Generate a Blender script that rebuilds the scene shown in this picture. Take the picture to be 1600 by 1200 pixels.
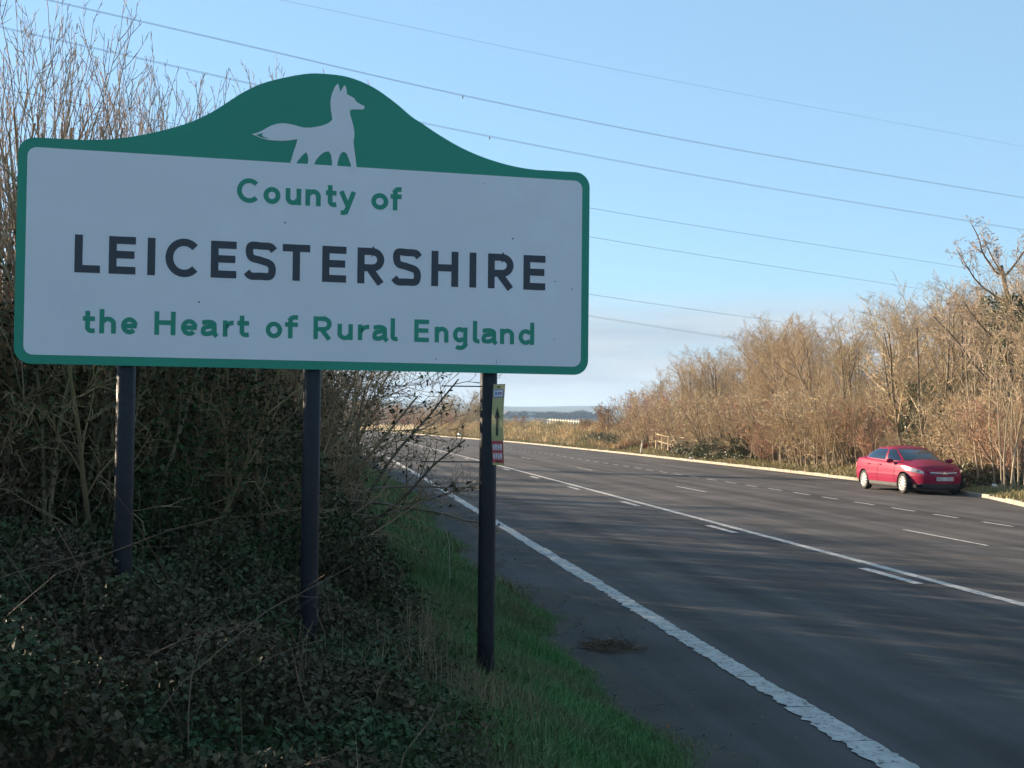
import bpy, bmesh, math, random
import numpy as np
from mathutils import Matrix, Vector

# ------------------------------------------------------------------ camera, sky, sun, exposure
for o in list(bpy.data.objects): bpy.data.objects.remove(o)
SC = bpy.context.scene; COL = SC.collection
F = 2000.0; EYE = 2.2; ROLL = .0105; PITCH = math.atan(59/2000); YAW = math.radians(8.18)
cam = bpy.data.cameras.new('camera'); camo = bpy.data.objects.new('camera', cam); COL.objects.link(camo)
cam.sensor_width = 36; cam.lens = 45; cam.clip_start = .1; cam.clip_end = 30000
RM = (Matrix.Rotation(-YAW, 4, 'Z') @ Matrix.Rotation(math.pi/2+PITCH, 4, 'X') @ Matrix.Rotation(ROLL, 4, 'Z'))
camo.matrix_world = Matrix.Translation((0, 0, EYE)) @ RM
SC.camera = camo

SUN_AZ = math.radians(47.5); SUN_EL = math.radians(14.5)      # azimuth left of the road direction (+y)
to_sun = Vector((-math.sin(SUN_AZ)*math.cos(SUN_EL), math.cos(SUN_AZ)*math.cos(SUN_EL), math.sin(SUN_EL)))
w = bpy.data.worlds.new('World'); SC.world = w; w.use_nodes = True
nt = w.node_tree; nt.nodes.clear()
def N(t, **k):
    n = nt.nodes.new(t)
    for a, b in k.items(): setattr(n, a, b)
    return n
sky = N('ShaderNodeTexSky', sky_type='NISHITA'); sky.sun_disc = False
sky.sun_elevation = SUN_EL; sky.sun_rotation = -SUN_AZ
sky.air_density = 1.0; sky.dust_density = .25; sky.ozone_density = 5.0
tc = N('ShaderNodeTexCoord'); sep = N('ShaderNodeSeparateXYZ'); nt.links.new(tc.outputs['Generated'], sep.inputs[0])
mp = N('ShaderNodeMapping'); mp.inputs['Scale'].default_value = (2.2, 2.2, 16); nt.links.new(tc.outputs['Generated'], mp.inputs[0])
cn = N('ShaderNodeTexNoise'); cn.inputs['Scale'].default_value = 1.6; cn.inputs['Detail'].default_value = 7; cn.inputs['Roughness'].default_value = .55
nt.links.new(mp.outputs[0], cn.inputs[0])
band = N('ShaderNodeValToRGB')                       # a low bank of thin cloud all round the horizon
for p, v in ((0, 1), (.05, 1), (.078, .9), (.108, 0)):
    e = band.color_ramp.elements.new(p); e.color = (v, v, v, 1)
band.color_ramp.elements.remove(band.color_ramp.elements[-1]); band.color_ramp.elements.remove(band.color_ramp.elements[0])
nt.links.new(sep.outputs[2], band.inputs[0])
cr = N('ShaderNodeValToRGB'); cr.color_ramp.elements[0].position = .30; cr.color_ramp.elements[1].position = .52
nt.links.new(cn.outputs[0], cr.inputs[0])
mul = N('ShaderNodeMath', operation='MULTIPLY'); lift = N('ShaderNodeMapRange'); lift.inputs[3].default_value = .35; nt.links.new(cr.outputs[0], lift.inputs[0]); nt.links.new(band.outputs[0], mul.inputs[0]); nt.links.new(lift.outputs[0], mul.inputs[1])
mx = N('ShaderNodeMix', data_type='RGBA'); nt.links.new(mul.outputs[0], mx.inputs[0]); veil = N('ShaderNodeMix', data_type='RGBA'); veil.inputs[0].default_value = .5; nt.links.new(sky.outputs[0], veil.inputs[6]); veil.inputs[7].default_value = (2.3, 3.65, 4.6, 1)   # thin even high cloud
nt.links.new(veil.outputs[2], mx.inputs[6])
mp2 = N('ShaderNodeMapping'); mp2.inputs['Scale'].default_value = (3.5, 3.5, 34); mp2.inputs['Location'].default_value = (3, 1, .4); nt.links.new(tc.outputs['Generated'], mp2.inputs[0])
cn2 = N('ShaderNodeTexNoise'); cn2.inputs['Scale'].default_value = 1.7; cn2.inputs['Detail'].default_value = 6; nt.links.new(mp2.outputs[0], cn2.inputs[0])
cc2 = N('ShaderNodeValToRGB'); cc2.color_ramp.elements[0].position = .36; cc2.color_ramp.elements[1].position = .66; cc2.color_ramp.elements[0].color = (2.15, 2.6, 3.1, 1); cc2.color_ramp.elements[1].color = (3.2, 3.4, 3.6, 1)
nt.links.new(cn2.outputs[0], cc2.inputs[0]); nt.links.new(cc2.outputs[0], mx.inputs[7])
bg = N('ShaderNodeBackground'); bg.inputs[1].default_value = .061; nt.links.new(mx.outputs[2], bg.inputs[0])
wo = N('ShaderNodeOutputWorld'); nt.links.new(bg.outputs[0], wo.inputs[0])
sl = bpy.data.lights.new('sun', 'SUN'); sl.energy = 5.0; sl.angle = math.radians(.55); sl.color = (1, .80, .59)
slo = bpy.data.objects.new('sun', sl); COL.objects.link(slo); slo.rotation_euler = to_sun.to_track_quat('Z', 'Y').to_euler()
SC.view_settings.view_transform = 'Standard'; SC.view_settings.look = 'None'; SC.view_settings.gamma = 1
SC.view_settings.exposure = 1.85

# ------------------------------------------------------------------ helpers
RMn = np.array(RM.to_3x3())
def ray(x, y): return RMn @ np.array([(x-800)/F, -(y-600)/F, -1.0])
def depth_pt(x, y, Z): return np.array([0, 0, EYE]) + ray(x, y)*Z
def ground_pt(x, y, z=0):
    d = ray(x, y); return np.array([0, 0, EYE]) + d*((z-EYE)/d[2])
def ratio(px): return math.tan(math.atan((px-800)/F)+YAW)       # world x/y of an image column
def yof(px, X): return X/ratio(px)
def height_for(px_top, x, y):                                   # z that shows at image row px_top
    Zc = y*math.cos(YAW)+x*math.sin(YAW)
    xp = 800+F*math.tan(math.atan2(x, y)-YAW)
    return EYE+(656+ROLL*(xp-512)-px_top)/F*Zc

def prop(o, label=None, cat=None, group=None, kind=None):
    if label: o['label'] = label
    if cat: o['category'] = cat
    if group: o['group'] = group
    if kind: o['kind'] = kind
    return o
def empty(name, loc=(0, 0, 0), rz=0, **k):
    o = bpy.data.objects.new(name, None); COL.objects.link(o); o.location = loc; o.rotation_euler = (0, 0, rz)
    o.empty_display_size = .2
    return prop(o, **k)
def link(name, me, parent=None, **k):
    o = bpy.data.objects.new(name, me); COL.objects.link(o)
    if parent is not None: o.parent = parent
    return prop(o, **k)
def npmesh(name, V, Fa, mat=None, smooth=False):
    V = np.asarray(V, np.float32); Fa = np.asarray(Fa, np.int32)
    me = bpy.data.meshes.new(name); n, k = Fa.shape
    me.vertices.add(len(V)); me.vertices.foreach_set('co', V.ravel())
    me.loops.add(n*k); me.loops.foreach_set('vertex_index', Fa.ravel())
    me.polygons.add(n); me.polygons.foreach_set('loop_start', np.arange(0, n*k, k, dtype=np.int32))
    me.polygons.foreach_set('use_smooth', np.full(n, smooth))
    me.update(calc_edges=True)
    if mat: me.materials.append(mat)
    return me
def pymesh(name, V, Fa, mat=None, smooth=False):
    me = bpy.data.meshes.new(name); me.from_pydata([tuple(map(float, v)) for v in V], [], [tuple(f) for f in Fa]); me.update()
    if smooth: me.polygons.foreach_set('use_smooth', [True]*len(me.polygons))
    if mat: me.materials.append(mat)
    return me
class MB:
    def __init__(s): s.v = []; s.f = []
    def add(s, V, Fa):
        b = len(s.v); s.v += [tuple(map(float, p)) for p in V]; s.f += [tuple(i+b for i in f) for f in Fa]; return s
    def box(s, c, d, rz=0, taper=1.0):
        c = np.array(c, float); d = np.array(d, float)/2; P = []
        for z in (-1, 1):
            k = 1 if z < 0 else taper
            for x, y in ((-1, -1), (1, -1), (1, 1), (-1, 1)):
                px, py = x*d[0]*k, y*d[1]*k
                P.append((c[0]+px*math.cos(rz)-py*math.sin(rz), c[1]+px*math.sin(rz)+py*math.cos(rz), c[2]+z*d[2]))
        return s.add(P, [(3, 2, 1, 0), (4, 5, 6, 7), (0, 1, 5, 4), (1, 2, 6, 5), (2, 3, 7, 6), (3, 0, 4, 7)])
    def bar(s, a, b, wd, h):                                     # a rectangular bar between two points
        a = np.array(a, float); b = np.array(b, float); t = b-a; t /= np.linalg.norm(t)
        u = np.cross(t, (0, 0, 1)); 
        if np.linalg.norm(u) < 1e-4: u = np.array((1., 0, 0))
        u /= np.linalg.norm(u); v = np.cross(u, t)
        P = [p+u*i*wd/2+v*j*h/2 for p in (a, b) for i, j in ((-1, -1), (1, -1), (1, 1), (-1, 1))]
        return s.add(P, [(0, 1, 2, 3), (7, 6, 5, 4), (0, 4, 5, 1), (1, 5, 6, 2), (2, 6, 7, 3), (3, 7, 4, 0)])
    def tube(s, pts, r, n=8, cap=True):
        pts = np.array(pts, float); K = len(pts); r = np.broadcast_to(r, (K,))
        V, Q = tubes(pts[None], r[None], n); Q = [tuple(q) for q in Q]
        if cap: Q += [tuple(range(n))[::-1], tuple(range((K-1)*n, K*n))]
        return s.add(V, Q)
    def build(s, name, mat, parent=None, smooth=False, **k): return link(name, pymesh(name, s.v, s.f, mat, smooth), parent, **k)
def tubes(P, R, n):
    """P (B,K,3) polylines, R (B,K) radii -> verts, quads"""
    P = np.asarray(P, float); B, K, _ = P.shape
    T = np.gradient(P, axis=1); T /= np.linalg.norm(T, axis=2, keepdims=True)+1e-9
    ref = np.where(np.abs(T[:, :1, 2:3]) > .9, np.array([1., 0, 0]), np.array([0, 0, 1.]))
    U = np.cross(T, np.broadcast_to(ref, T.shape)); U /= np.linalg.norm(U, axis=2, keepdims=True)+1e-9
    W = np.cross(T, U); a = np.arange(n)*2*np.pi/n
    V = P[:, :, None, :]+R[:, :, None, None]*(np.cos(a)[None, None, :, None]*U[:, :, None, :]+np.sin(a)[None, None, :, None]*W[:, :, None, :])
    i = np.arange(n); j = (i+1) % n
    q = np.stack([i, j, j+n, i+n], 1)
    Q = q[None, None]+(np.arange(K-1)*n)[None, :, None, None]+(np.arange(B)*K*n)[:, None, None, None]
    return V.reshape(-1, 3), Q.reshape(-1, 4)
def leaves(rng, P, size, up=.4, width=.55):
    """one folded leaf (two quads cut to four triangles' worth) at every point"""
    n = len(P); size = np.broadcast_to(size, (n,))[:, None]
    d = rng.normal(size=(n, 3)); d /= np.linalg.norm(d, axis=1, keepdims=True)
    q = rng.normal(size=(n, 3)); q[:, 2] += up*3; s = np.cross(d, q); s /= np.linalg.norm(s, axis=1, keepdims=True)+1e-9
    nn = np.cross(s, d)
    a = P; m = P+d*size*.5-nn*size*.07; tip = P+d*size*1.0-nn*size*.2
    l = P+d*size*.42+s*size*width/2+nn*size*.08; r = P+d*size*.42-s*size*width/2+nn*size*.08
    V = np.stack([a, l, tip, m, r], 1).reshape(-1, 3); b = (np.arange(n)*5)[:, None]
    Fa = np.concatenate([b+np.array([[0, 3, 1]]), b+np.array([[1, 3, 2]]), b+np.array([[0, 4, 3]]), b+np.array([[3, 4, 2]])])
    return V, Fa
def blades(rng, P, h, wd, lean=.5):
    n = len(P); h = np.broadcast_to(h, (n,)); wd = np.broadcast_to(wd, (n,))
    a = rng.uniform(0, 2*np.pi, n); side = np.stack([np.cos(a), np.sin(a), 0*a], 1); b = rng.uniform(0, 2*np.pi, n)
    ln = np.stack([np.cos(b), np.sin(b), 0*b], 1)*(np.abs(rng.normal(0, lean, n))*h)[:, None]
    z = np.array([0, 0, 1.]); sd = side*wd[:, None]/2
    m = P+ln*.3+z*(h*.55)[:, None]; t = P+ln+z*(h*(1-.25*np.minimum(1, np.linalg.norm(ln, axis=1)/h)))[:, None]
    V = np.stack([P-sd, P+sd, m+sd*.8, m-sd*.8, t], 1).reshape(-1, 3); k = (np.arange(n)*5)[:, None]
    return V, np.concatenate([k+np.array([[0, 1, 2]]), k+np.array([[0, 2, 3]]), k+np.array([[3, 2, 4]])])

# ------------------------------------------------------------------ materials
def mat(name, col, rough=.8, spec=.5, metal=0, coat=0, var=None, scale=5, detail=4, bump=0, bscale=60, var2=None, scale2=1, isl=0):
    """Principled with a noise between col and var, a second coarse noise to var2, a per-piece tint and fine bump"""
    m = bpy.data.materials.new(name); m.use_nodes = True; t = m.node_tree; b = t.nodes['Principled BSDF']
    b.inputs['Roughness'].default_value = rough; b.inputs['Specular IOR Level'].default_value = spec
    b.inputs['Metallic'].default_value = metal; b.inputs['Coat Weight'].default_value = coat; b.inputs['Coat Roughness'].default_value = .04
    b.inputs['Base Color'].default_value = (*col, 1); cur = None
    g = t.nodes.new('ShaderNodeNewGeometry')
    def noise(sc, de):
        n = t.nodes.new('ShaderNodeTexNoise'); n.inputs['Scale'].default_value = sc; n.inputs['Detail'].default_value = de
        t.links.new(g.outputs['Position'], n.inputs[0])
        r = t.nodes.new('ShaderNodeValToRGB'); r.color_ramp.elements[0].position = .36; r.color_ramp.elements[1].position = .64
        t.links.new(n.outputs[0], r.inputs[0]); return r.outputs[0]
    def mixin(fac, c):
        nonlocal cur
        x = t.nodes.new('ShaderNodeMix'); x.data_type = 'RGBA'; t.links.new(fac, x.inputs[0])
        if cur is None: x.inputs[6].default_value = (*col, 1)
        else: t.links.new(cur, x.inputs[6])
        x.inputs[7].default_value = (*c, 1); cur = x.outputs[2]
    if var: mixin(noise(scale, detail), var)
    if var2: mixin(noise(scale2, 3), var2)
    if isl:
        h = t.nodes.new('ShaderNodeHueSaturation'); mr = t.nodes.new('ShaderNodeMapRange')
        mr.inputs[3].default_value = 1-isl; mr.inputs[4].default_value = 1+isl
        t.links.new(g.outputs['Random Per Island'], mr.inputs[0]); t.links.new(mr.outputs[0], h.inputs['Value'])
        if cur: t.links.new(cur, h.inputs['Color'])
        else: h.inputs['Color'].default_value = (*col, 1)
        cur = h.outputs[0]
    if cur: t.links.new(cur, b.inputs['Base Color'])
    if bump:
        n = t.nodes.new('ShaderNodeTexNoise'); n.inputs['Scale'].default_value = bscale; n.inputs['Detail'].default_value = 3
        t.links.new(g.outputs['Position'], n.inputs[0])
        bp = t.nodes.new('ShaderNodeBump'); bp.inputs['Strength'].default_value = bump; bp.inputs['Distance'].default_value = .02
        t.links.new(n.outputs[0], bp.inputs['Height']); t.links.new(bp.outputs[0], b.inputs['Normal'])
    return m
M = {}
M['field'] = mat('field_grass', (.055, .065, .028), .95, .1, var=(.09, .08, .042), scale=.008, var2=(.035, .042, .024), scale2=.003)
M['soil'] = mat('verge_soil', (.055, .045, .028), .95, .1, var=(.05, .06, .025), scale=3, var2=(.08, .065, .04), scale2=.7, bump=.4)
M['soil_dry'] = mat('dry_verge', (.32, .25, .15), .95, .1, var=(.20, .18, .09), scale=1.2, var2=(.26, .2, .12), scale2=.3, bump=.4, bscale=20)
M['grass'] = mat('verge_grass', (.06, .175, .045), .6, .25, var=(.09, .18, .055), scale=2.5, var2=(.13, .13, .06), scale2=.9, isl=.35)
M['grass_far'] = mat('far_verge_grass', (.15, .17, .06), .7, .2, var=(.34, .26, .14), scale=.8, var2=(.24, .2, .09), scale2=.35, isl=.3)
M['drygrass'] = mat('dry_grass', (.52, .40, .22), .8, .2, var=(.44, .30, .18), scale=.5, var2=(.36, .30, .15), scale2=.16, isl=.3)
M['straw'] = mat('straw_stalks', (.20, .15, .085), .8, .2, isl=.4)
M['bramble'] = mat('bramble_leaf', (.026, .055, .020), .65, .2, var=(.040, .062, .022), scale=3, var2=(.075, .048, .028), scale2=1.3, isl=.45)
M['bramble_far'] = mat('bramble_far_leaf', (.065, .085, .028), .5, .4, var=(.11, .10, .04), scale=1.0, isl=.4)
M['deadleaf'] = mat('dead_leaf', (.20, .11, .05), .8, .2, var=(.28, .15, .07), scale=2, isl=.4)
M['stem'] = mat('bramble_stem', (.07, .04, .028), .7, .3, var=(.11, .07, .04), scale=4, isl=.3)
M['ivy'] = mat('ivy_leaf', (.03, .06, .016), .4, .5, var=(.05, .08, .02), scale=1.5, isl=.4)
def bark(n, c, v, **k): M[n] = mat(n, c, .85, .2, var=v, scale=k.get('scale', 4), isl=k.get('isl', .16), bump=k.get('bump', .3), bscale=40)
bark('bark_grey', (.22, .18, .13), (.15, .12, .085)); bark('bark_dark', (.13, .105, .078), (.19, .155, .115))
bark('bark_pale', (.40, .33, .23), (.27, .21, .14)); bark('bark_elder', (.27, .20, .13), (.19, .145, .09))
bark('twig_brown', (.40, .30, .185), (.46, .35, .22), scale=1, bump=0); bark('twig_tan', (.48, .385, .24), (.40, .315, .195), scale=1, bump=0)
bark('twig_red', (.38, .22, .15), (.43, .27, .18), scale=1, bump=0); bark('twig_grey', (.36, .28, .21), (.42, .33, .24), scale=1, bump=0)
bark('twig_hedge', (.24, .16, .095), (.32, .225, .13), scale=2, bump=0); bark('twig_elder', (.46, .35, .28), (.36, .26, .2), scale=3, bump=0)
M['concrete'] = mat('kerb_concrete', (.40, .355, .29), .9, .2, var=(.29, .255, .20), scale=3, var2=(.30, .26, .20), scale2=.9, isl=.10, bump=.3)
M['timber'] = mat('fence_timber', (.46, .38, .25), .85, .2, var=(.36, .29, .19), scale=6, isl=.2)
M['white_timber'] = mat('pale_rail', (.72, .66, .52), .8, .2, var=(.6, .54, .42), scale=4)
M['wire'] = mat('aluminium_wire', (.30, .31, .33), .5, .5, metal=.3)
M['house'] = mat('render_wall', (.78, .76, .72), .9, .2, var=(.62, .58, .52), scale=.02); M['roof'] = mat('slate_roof', (.16, .12, .11), .8, .2)
M['pane'] = mat('dark_pane', (.03, .035, .04), .1, .5)
M['hill'] = mat('hill_fields', (.085, .10, .045), .95, .1, var=(.05, .06, .035), scale=.006, var2=(.13, .12, .06), scale2=.0022)
M['wood_far'] = mat('far_foliage', (.04, .05, .03), .9, .1, var=(.07, .06, .04), scale=.3)
M['litter'] = mat('white_plastic', (.8, .8, .78), .4, .5); M['rust'] = mat('rusty_board', (.20, .07, .04), .8, .2, var=(.12, .05, .03), scale=5)
M['paint_grey'] = mat('weathered_white_paint', (.40, .40, .39), .8, .2, var=(.28, .27, .26), scale=8)

def asphalt():
    m = mat('asphalt', (.083, .077, .073), .9, .12, var=(.063, .058, .056), scale=90, detail=2, bump=.5, bscale=180)
    t = m.node_tree; b = t.nodes['Principled BSDF']; g = t.nodes.new('ShaderNodeNewGeometry')
    sp = t.nodes.new('ShaderNodeSeparateXYZ'); t.links.new(g.outputs['Position'], sp.inputs[0])
    mpn = t.nodes.new('ShaderNodeMapping'); mpn.inputs['Scale'].default_value = (1.1, .035, 1); t.links.new(g.outputs['Position'], mpn.inputs[0])
    n = t.nodes.new('ShaderNodeTexNoise'); n.inputs['Scale'].default_value = 1.3; n.inputs['Detail'].default_value = 5; t.links.new(mpn.outputs[0], n.inputs[0])
    r = t.nodes.new('ShaderNodeMapRange'); r.inputs[1].default_value = .35; r.inputs[2].default_value = .65; r.inputs[3].default_value = .62; r.inputs[4].default_value = 1.35
    t.links.new(n.outputs[0], r.inputs[0])
    n2 = t.nodes.new('ShaderNodeTexNoise'); n2.inputs['Scale'].default_value = .5; n2.inputs['Detail'].default_value = 4; t.links.new(g.outputs['Position'], n2.inputs[0])
    r2 = t.nodes.new('ShaderNodeMapRange'); r2.inputs[1].default_value = .3; r2.inputs[2].default_value = .7; r2.inputs[3].default_value = .75; r2.inputs[4].default_value = 1.25
    t.links.new(n2.outputs[0], r2.inputs[0])
    ml = t.nodes.new('ShaderNodeMath'); ml.operation = 'MULTIPLY'; t.links.new(r.outputs[0], ml.inputs[0]); t.links.new(r2.outputs[0], ml.inputs[1])
    h = t.nodes.new('ShaderNodeHueSaturation'); src = b.inputs['Base Color'].links[0].from_socket
    t.links.new(src, h.inputs['Color']); t.links.new(ml.outputs[0], h.inputs['Value']); t.links.new(h.outputs[0], b.inputs['Base Color'])
    rr = t.nodes.new('ShaderNodeMapRange'); rr.inputs[3].default_value = .7; rr.inputs[4].default_value = .95; t.links.new(n.outputs[0], rr.inputs[0]); t.links.new(rr.outputs[0], b.inputs['Roughness'])
    return m
M['asphalt'] = asphalt()
M['edge_dirt'] = mat('silt', (.068, .060, .052), .9, .1, var=(.052, .047, .042), scale=4, var2=(.082, .072, .060), scale2=1.1, bump=.4, bscale=90)
def road_paint():
    m = mat('road_paint', (.50, .48, .45), .8, .15, var=(.36, .345, .32), scale=7)
    t = m.node_tree; b = t.nodes['Principled BSDF']; g = t.nodes.new('ShaderNodeNewGeometry')
    n = t.nodes.new('ShaderNodeTexNoise'); n.inputs['Scale'].default_value = 14; n.inputs['Detail'].default_value = 8; n.inputs['Roughness'].default_value = .7
    t.links.new(g.outputs['Position'], n.inputs[0]); r = t.nodes.new('ShaderNodeValToRGB'); r.color_ramp.elements[0].position = .37; r.color_ramp.elements[1].position = .47
    t.links.new(n.outputs[0], r.inputs[0]); x = t.nodes.new('ShaderNodeMix'); x.data_type = 'RGBA'; src = b.inputs['Base Color'].links[0].from_socket
    t.links.new(r.outputs[0], x.inputs[0]); x.inputs[6].default_value = (.12, .11, .10, 1); t.links.new(src, x.inputs[7]); t.links.new(x.outputs[2], b.inputs['Base Color'])
    return m
M['road_paint'] = road_paint()

# ------------------------------------------------------------------ the ground
rng = np.random.default_rng(7); random.seed(7)
def bend(y): return -.8e-4*np.maximum(0, np.asarray(y, float)-40)**2
def grid_mesh(name, xs, ys, zf, m, smooth=True):
    X, Y = np.meshgrid(xs, ys); Z = zf(X, Y); V = np.stack([X, Y, Z], -1).reshape(-1, 3); a, b = len(xs), len(ys)
    i, j = np.meshgrid(np.arange(a-1), np.arange(b-1)); k = (j*a+i).ravel()
    return npmesh(name, V, np.stack([k, k+1, k+a+1, k+a], 1), m, smooth)
def strip(name, ys, xl, xr, zl, zr, m):
    V = np.concatenate([np.stack([xl, ys, zl], 1), np.stack([xr, ys, zr], 1)]); n = len(ys); i = np.arange(n-1)
    return npmesh(name, V, np.stack([i, i+n, i+n+1, i+1], 1), m, False)
def sm(a, b, x): t = np.clip((np.asarray(x, float)-a)/(b-a), 0, 1); return t*t*(3-2*t)
def wob(x, y): return .05*np.sin(1.7*x+.9*y)+.04*np.sin(2.9*y-1.3*x+1)+.03*np.sin(5.1*x+4.3*y)

# far land: flat field, then rising to the hills
def far_z(X, Y):
    r = np.hypot(X, Y)
    z = -.25+7*sm(700, 1600, r)+sm(2200, 4600, r)*(44+16*np.sin(X*.0014+.9)+8*np.sin(X*.0037+2)+4*np.sin(X*.009+Y*.0013))
    return z
g0 = np.concatenate([-np.geomspace(6500, 60, 60), np.linspace(-50, 50, 11), np.geomspace(60, 6500, 60)])
link('field', grid_mesh('field', g0, g0, far_z, M['field']), kind='structure')
ROAD_Y = np.concatenate([np.linspace(-30, 80, 111), np.linspace(82, 600, 130)])
KY = np.array([-40, 20, 30, 33, 37, 42, 48, 54, 84, 119, 132, 169, 188, 200, 240, 600.]); KX = np.array([17.6, 17.6, 18.4, 19.05, 20.15, 20.75, 20.9, 21.0, 20.95, 20.2, 19.8, 17., 15.4, 14.7, 14.9-3.2, 14.9-25.])
def kerb_x(y): return np.interp(y, KY, KX)
def edge_x(y): return 2.5+.13*np.sin(y*.9)+.08*np.sin(y*2.3+1)+.15*np.sin(y*.21)+bend(y)-.36*(1-sm(8.5, 15, y))
road = link('road', strip('road', ROAD_Y, edge_x(ROAD_Y)-.5, kerb_x(ROAD_Y)+.05, 0*ROAD_Y, 0*ROAD_Y, M['asphalt']), kind='structure')
yy = np.linspace(-10, 70, 900)
ex = edge_x(yy); dw = .33+.10*np.sin(yy*1.3)+.08*np.sin(yy*3.1+2)+.10*np.sin(yy*.37)+rng.normal(0, .05, len(yy))
link('silt_strip', strip('silt_strip', yy, ex-.45, ex+dw*.9, 0*yy+.004, 0*yy+.004, M['edge_dirt']), kind='structure')
def left_z(X, Y):
    d = edge_x(Y)-X                                   # metres left of the tarmac edge
    return -.03+.56*sm(-.12, 1.7, d)+.25*sm(2.5, 7, d)+wob(X, Y)*sm(0, .8, d)*.7
xs_l = np.concatenate([np.linspace(-60, -9, 18), np.linspace(-8, 2.9, 75)]); ys_l = np.concatenate([np.linspace(-12, 45, 170), np.linspace(46, 420, 100)])
def left_grid():
    U, Y = np.meshgrid(xs_l, ys_l); X = U+bend(Y); Z = left_z(X, Y); a, b = len(xs_l), len(ys_l)
    i, j = np.meshgrid(np.arange(a-1), np.arange(b-1)); k = (j*a+i).ravel()
    return npmesh('left_verge', np.stack([X, Y, Z], -1).reshape(-1, 3), np.stack([k, k+1, k+a+1, k+a], 1), M['soil'], True)
link('left_verge', left_grid(), kind='structure')
def right_z(X, Y):
    d = X-kerb_x(Y)
    return .09+.35*sm(.3, 5, d)+wob(X*.6, Y*.6)*sm(0, 2, d)+1.15*sm(1, 7, d)*sm(92, 125, Y)*(1-.3*sm(200, 320, Y))
us = np.concatenate([np.linspace(.2, 12, 40), np.linspace(13, 90, 22)])
def right_grid():
    ys = np.concatenate([np.linspace(-20, 200, 160), np.linspace(203, 420, 50)]); U, Y = np.meshgrid(us, ys); X = U+kerb_x(Y); Z = right_z(X, Y); a, b = len(us), len(ys)
    i, j = np.meshgrid(np.arange(a-1), np.arange(b-1)); k = (j*a+i).ravel()
    return npmesh('right_verge', np.stack([X, Y, Z], -1).reshape(-1, 3), np.stack([k, k+1, k+a+1, k+a], 1), M['soil_dry'], True)
link('right_verge', right_grid(), kind='structure')

# road markings, each a worn sheet of paint on the road
def paint(name, y0, y1, x, wd, jag=0., step=.12, z=.008, curve=True):
    n = max(2, int((y1-y0)/step)+1); ys = np.linspace(y0, y1, n); b = bend(ys) if curve else 0*ys
    l = x-wd/2+b+rng.normal(0, 1, n)*jag; r = x+wd/2+b+rng.normal(0, 1, n)*jag*.5
    return link(name, strip(name, ys, l, r, 0*ys+z, 0*ys+z, M['road_paint']), road)
y = 4.0; q = 0
while y < 22:                                          # near edge line: laid in overlapping, broken runs
    L = random.uniform(.5, 1.5); paint('edge_line', y, y+L-.015, 3.67+random.uniform(-.014, .014), .225+random.uniform(-.03, .03), .014, .05, .008+.001*(q % 2)); y += L; q += 1
paint('edge_line', 22, 60, 3.67, .21, .012, .25); paint('edge_line', 60, 330, 3.67, .21, .0, 3)
paint('centre_line', 4, 60, 8.55, .17, .008, .2); paint('centre_line', 60, 330, 8.55, .17, 0, 3)
for k in range(14): paint('centre_dash', 8.8+8.1*k, 10.7+8.1*k, 8.18, .16, .008)
for k in range(44): paint('lay_by_dash', 19.2+2.42*k+.1*math.sin(k*2.1), 20.5+2.42*k, 15.0, .10, .006, curve=False)
for k in range(8): paint('lane_dash', 4.4+17.8*k, 7.9+17.8*k, 12.1, .09, .006)
paint('far_edge_line', 190, 330, 14.6, .12, 0, 3)

# kerb of separate concrete blocks
def arc_points(y0, y1, step):
    out = []; y = y0
    while y < y1:
        out.append((float(kerb_x(y)), y)); d = (float(kerb_x(y+.01))-float(kerb_x(y)))/.01; y += step/math.hypot(1, d)
    return out
kp = arc_points(24, 100, .93)
kerb = empty('kerb', (0, 0, 0), kind='structure')
kb = MB(); kb.box((.075, .455, .02), (.15, .905, .2)); kme = pymesh('kerb_stone', kb.v, kb.f, M['concrete'])
bmk = bmesh.new(); bmk.from_mesh(kme); bmesh.ops.bevel(bmk, geom=[e for e in bmk.edges if all(v.co.z > .1 for v in e.verts)], offset=.02, segments=1, affect='EDGES'); bmk.to_mesh(kme); bmk.free()
for k in range(len(kp)-1):
    a, b = kp[k], kp[k+1]; o = link('kerb_stone', kme, kerb); o.location = (a[0], a[1], random.uniform(-.012, .008)+(-.03 if k in (12, 13) else 0))
    o.rotation_euler = (random.uniform(-.006, .006), random.uniform(-.02, .02), -math.atan2(b[0]-a[0], b[1]-a[1]))
fk = np.concatenate([np.linspace(-20, 23.9, 20), np.linspace(100.2, 420, 90)])
for lo, hi in ((-20, 23.9), (100.2, 420)):
    f_ = np.linspace(lo, hi, 80); kx = kerb_x(f_); V = np.concatenate([np.stack([kx+dx, f_, 0*f_+z], 1) for dx, z in ((0, -.05), (.015, .10), (.14, .12), (.15, -.05))]); n = 80; i = np.arange(n-1)
    link('kerb_run', npmesh('kerb_run', V, np.concatenate([np.stack([i+a*n, i+a*n+1, i+(a+1)*n+1, i+(a+1)*n], 1) for a in range(3)]), M['concrete']), kerb)

# ------------------------------------------------------------------ the county sign
SZ = 7.75                                               # camera depth of the panel's left edge
A = depth_pt(41, 229.5, SZ); B = depth_pt(909.8, 282.3, SZ*1.1195)
sdir = np.array([B[0]-A[0], B[1]-A[1], 0]); sdir /= np.linalg.norm(sdir); sn = np.array([sdir[1], -sdir[0], 0])   # normal towards the viewer
S0 = np.array([A[0], A[1], 0.0])
def uv(x, y):
    d = ray(x, y); o = np.array([0, 0, EYE]); t = np.dot(S0-o, sn)/np.dot(d, sn); p = o+d*t
    return float(np.dot(p-S0, sdir)), float(p[2])
SROT = math.atan2(sdir[1], sdir[0])
sign = empty('boundary_sign', tuple(S0), SROT, label='large green and white county boundary sign on three dark posts', cat='sign')
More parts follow.
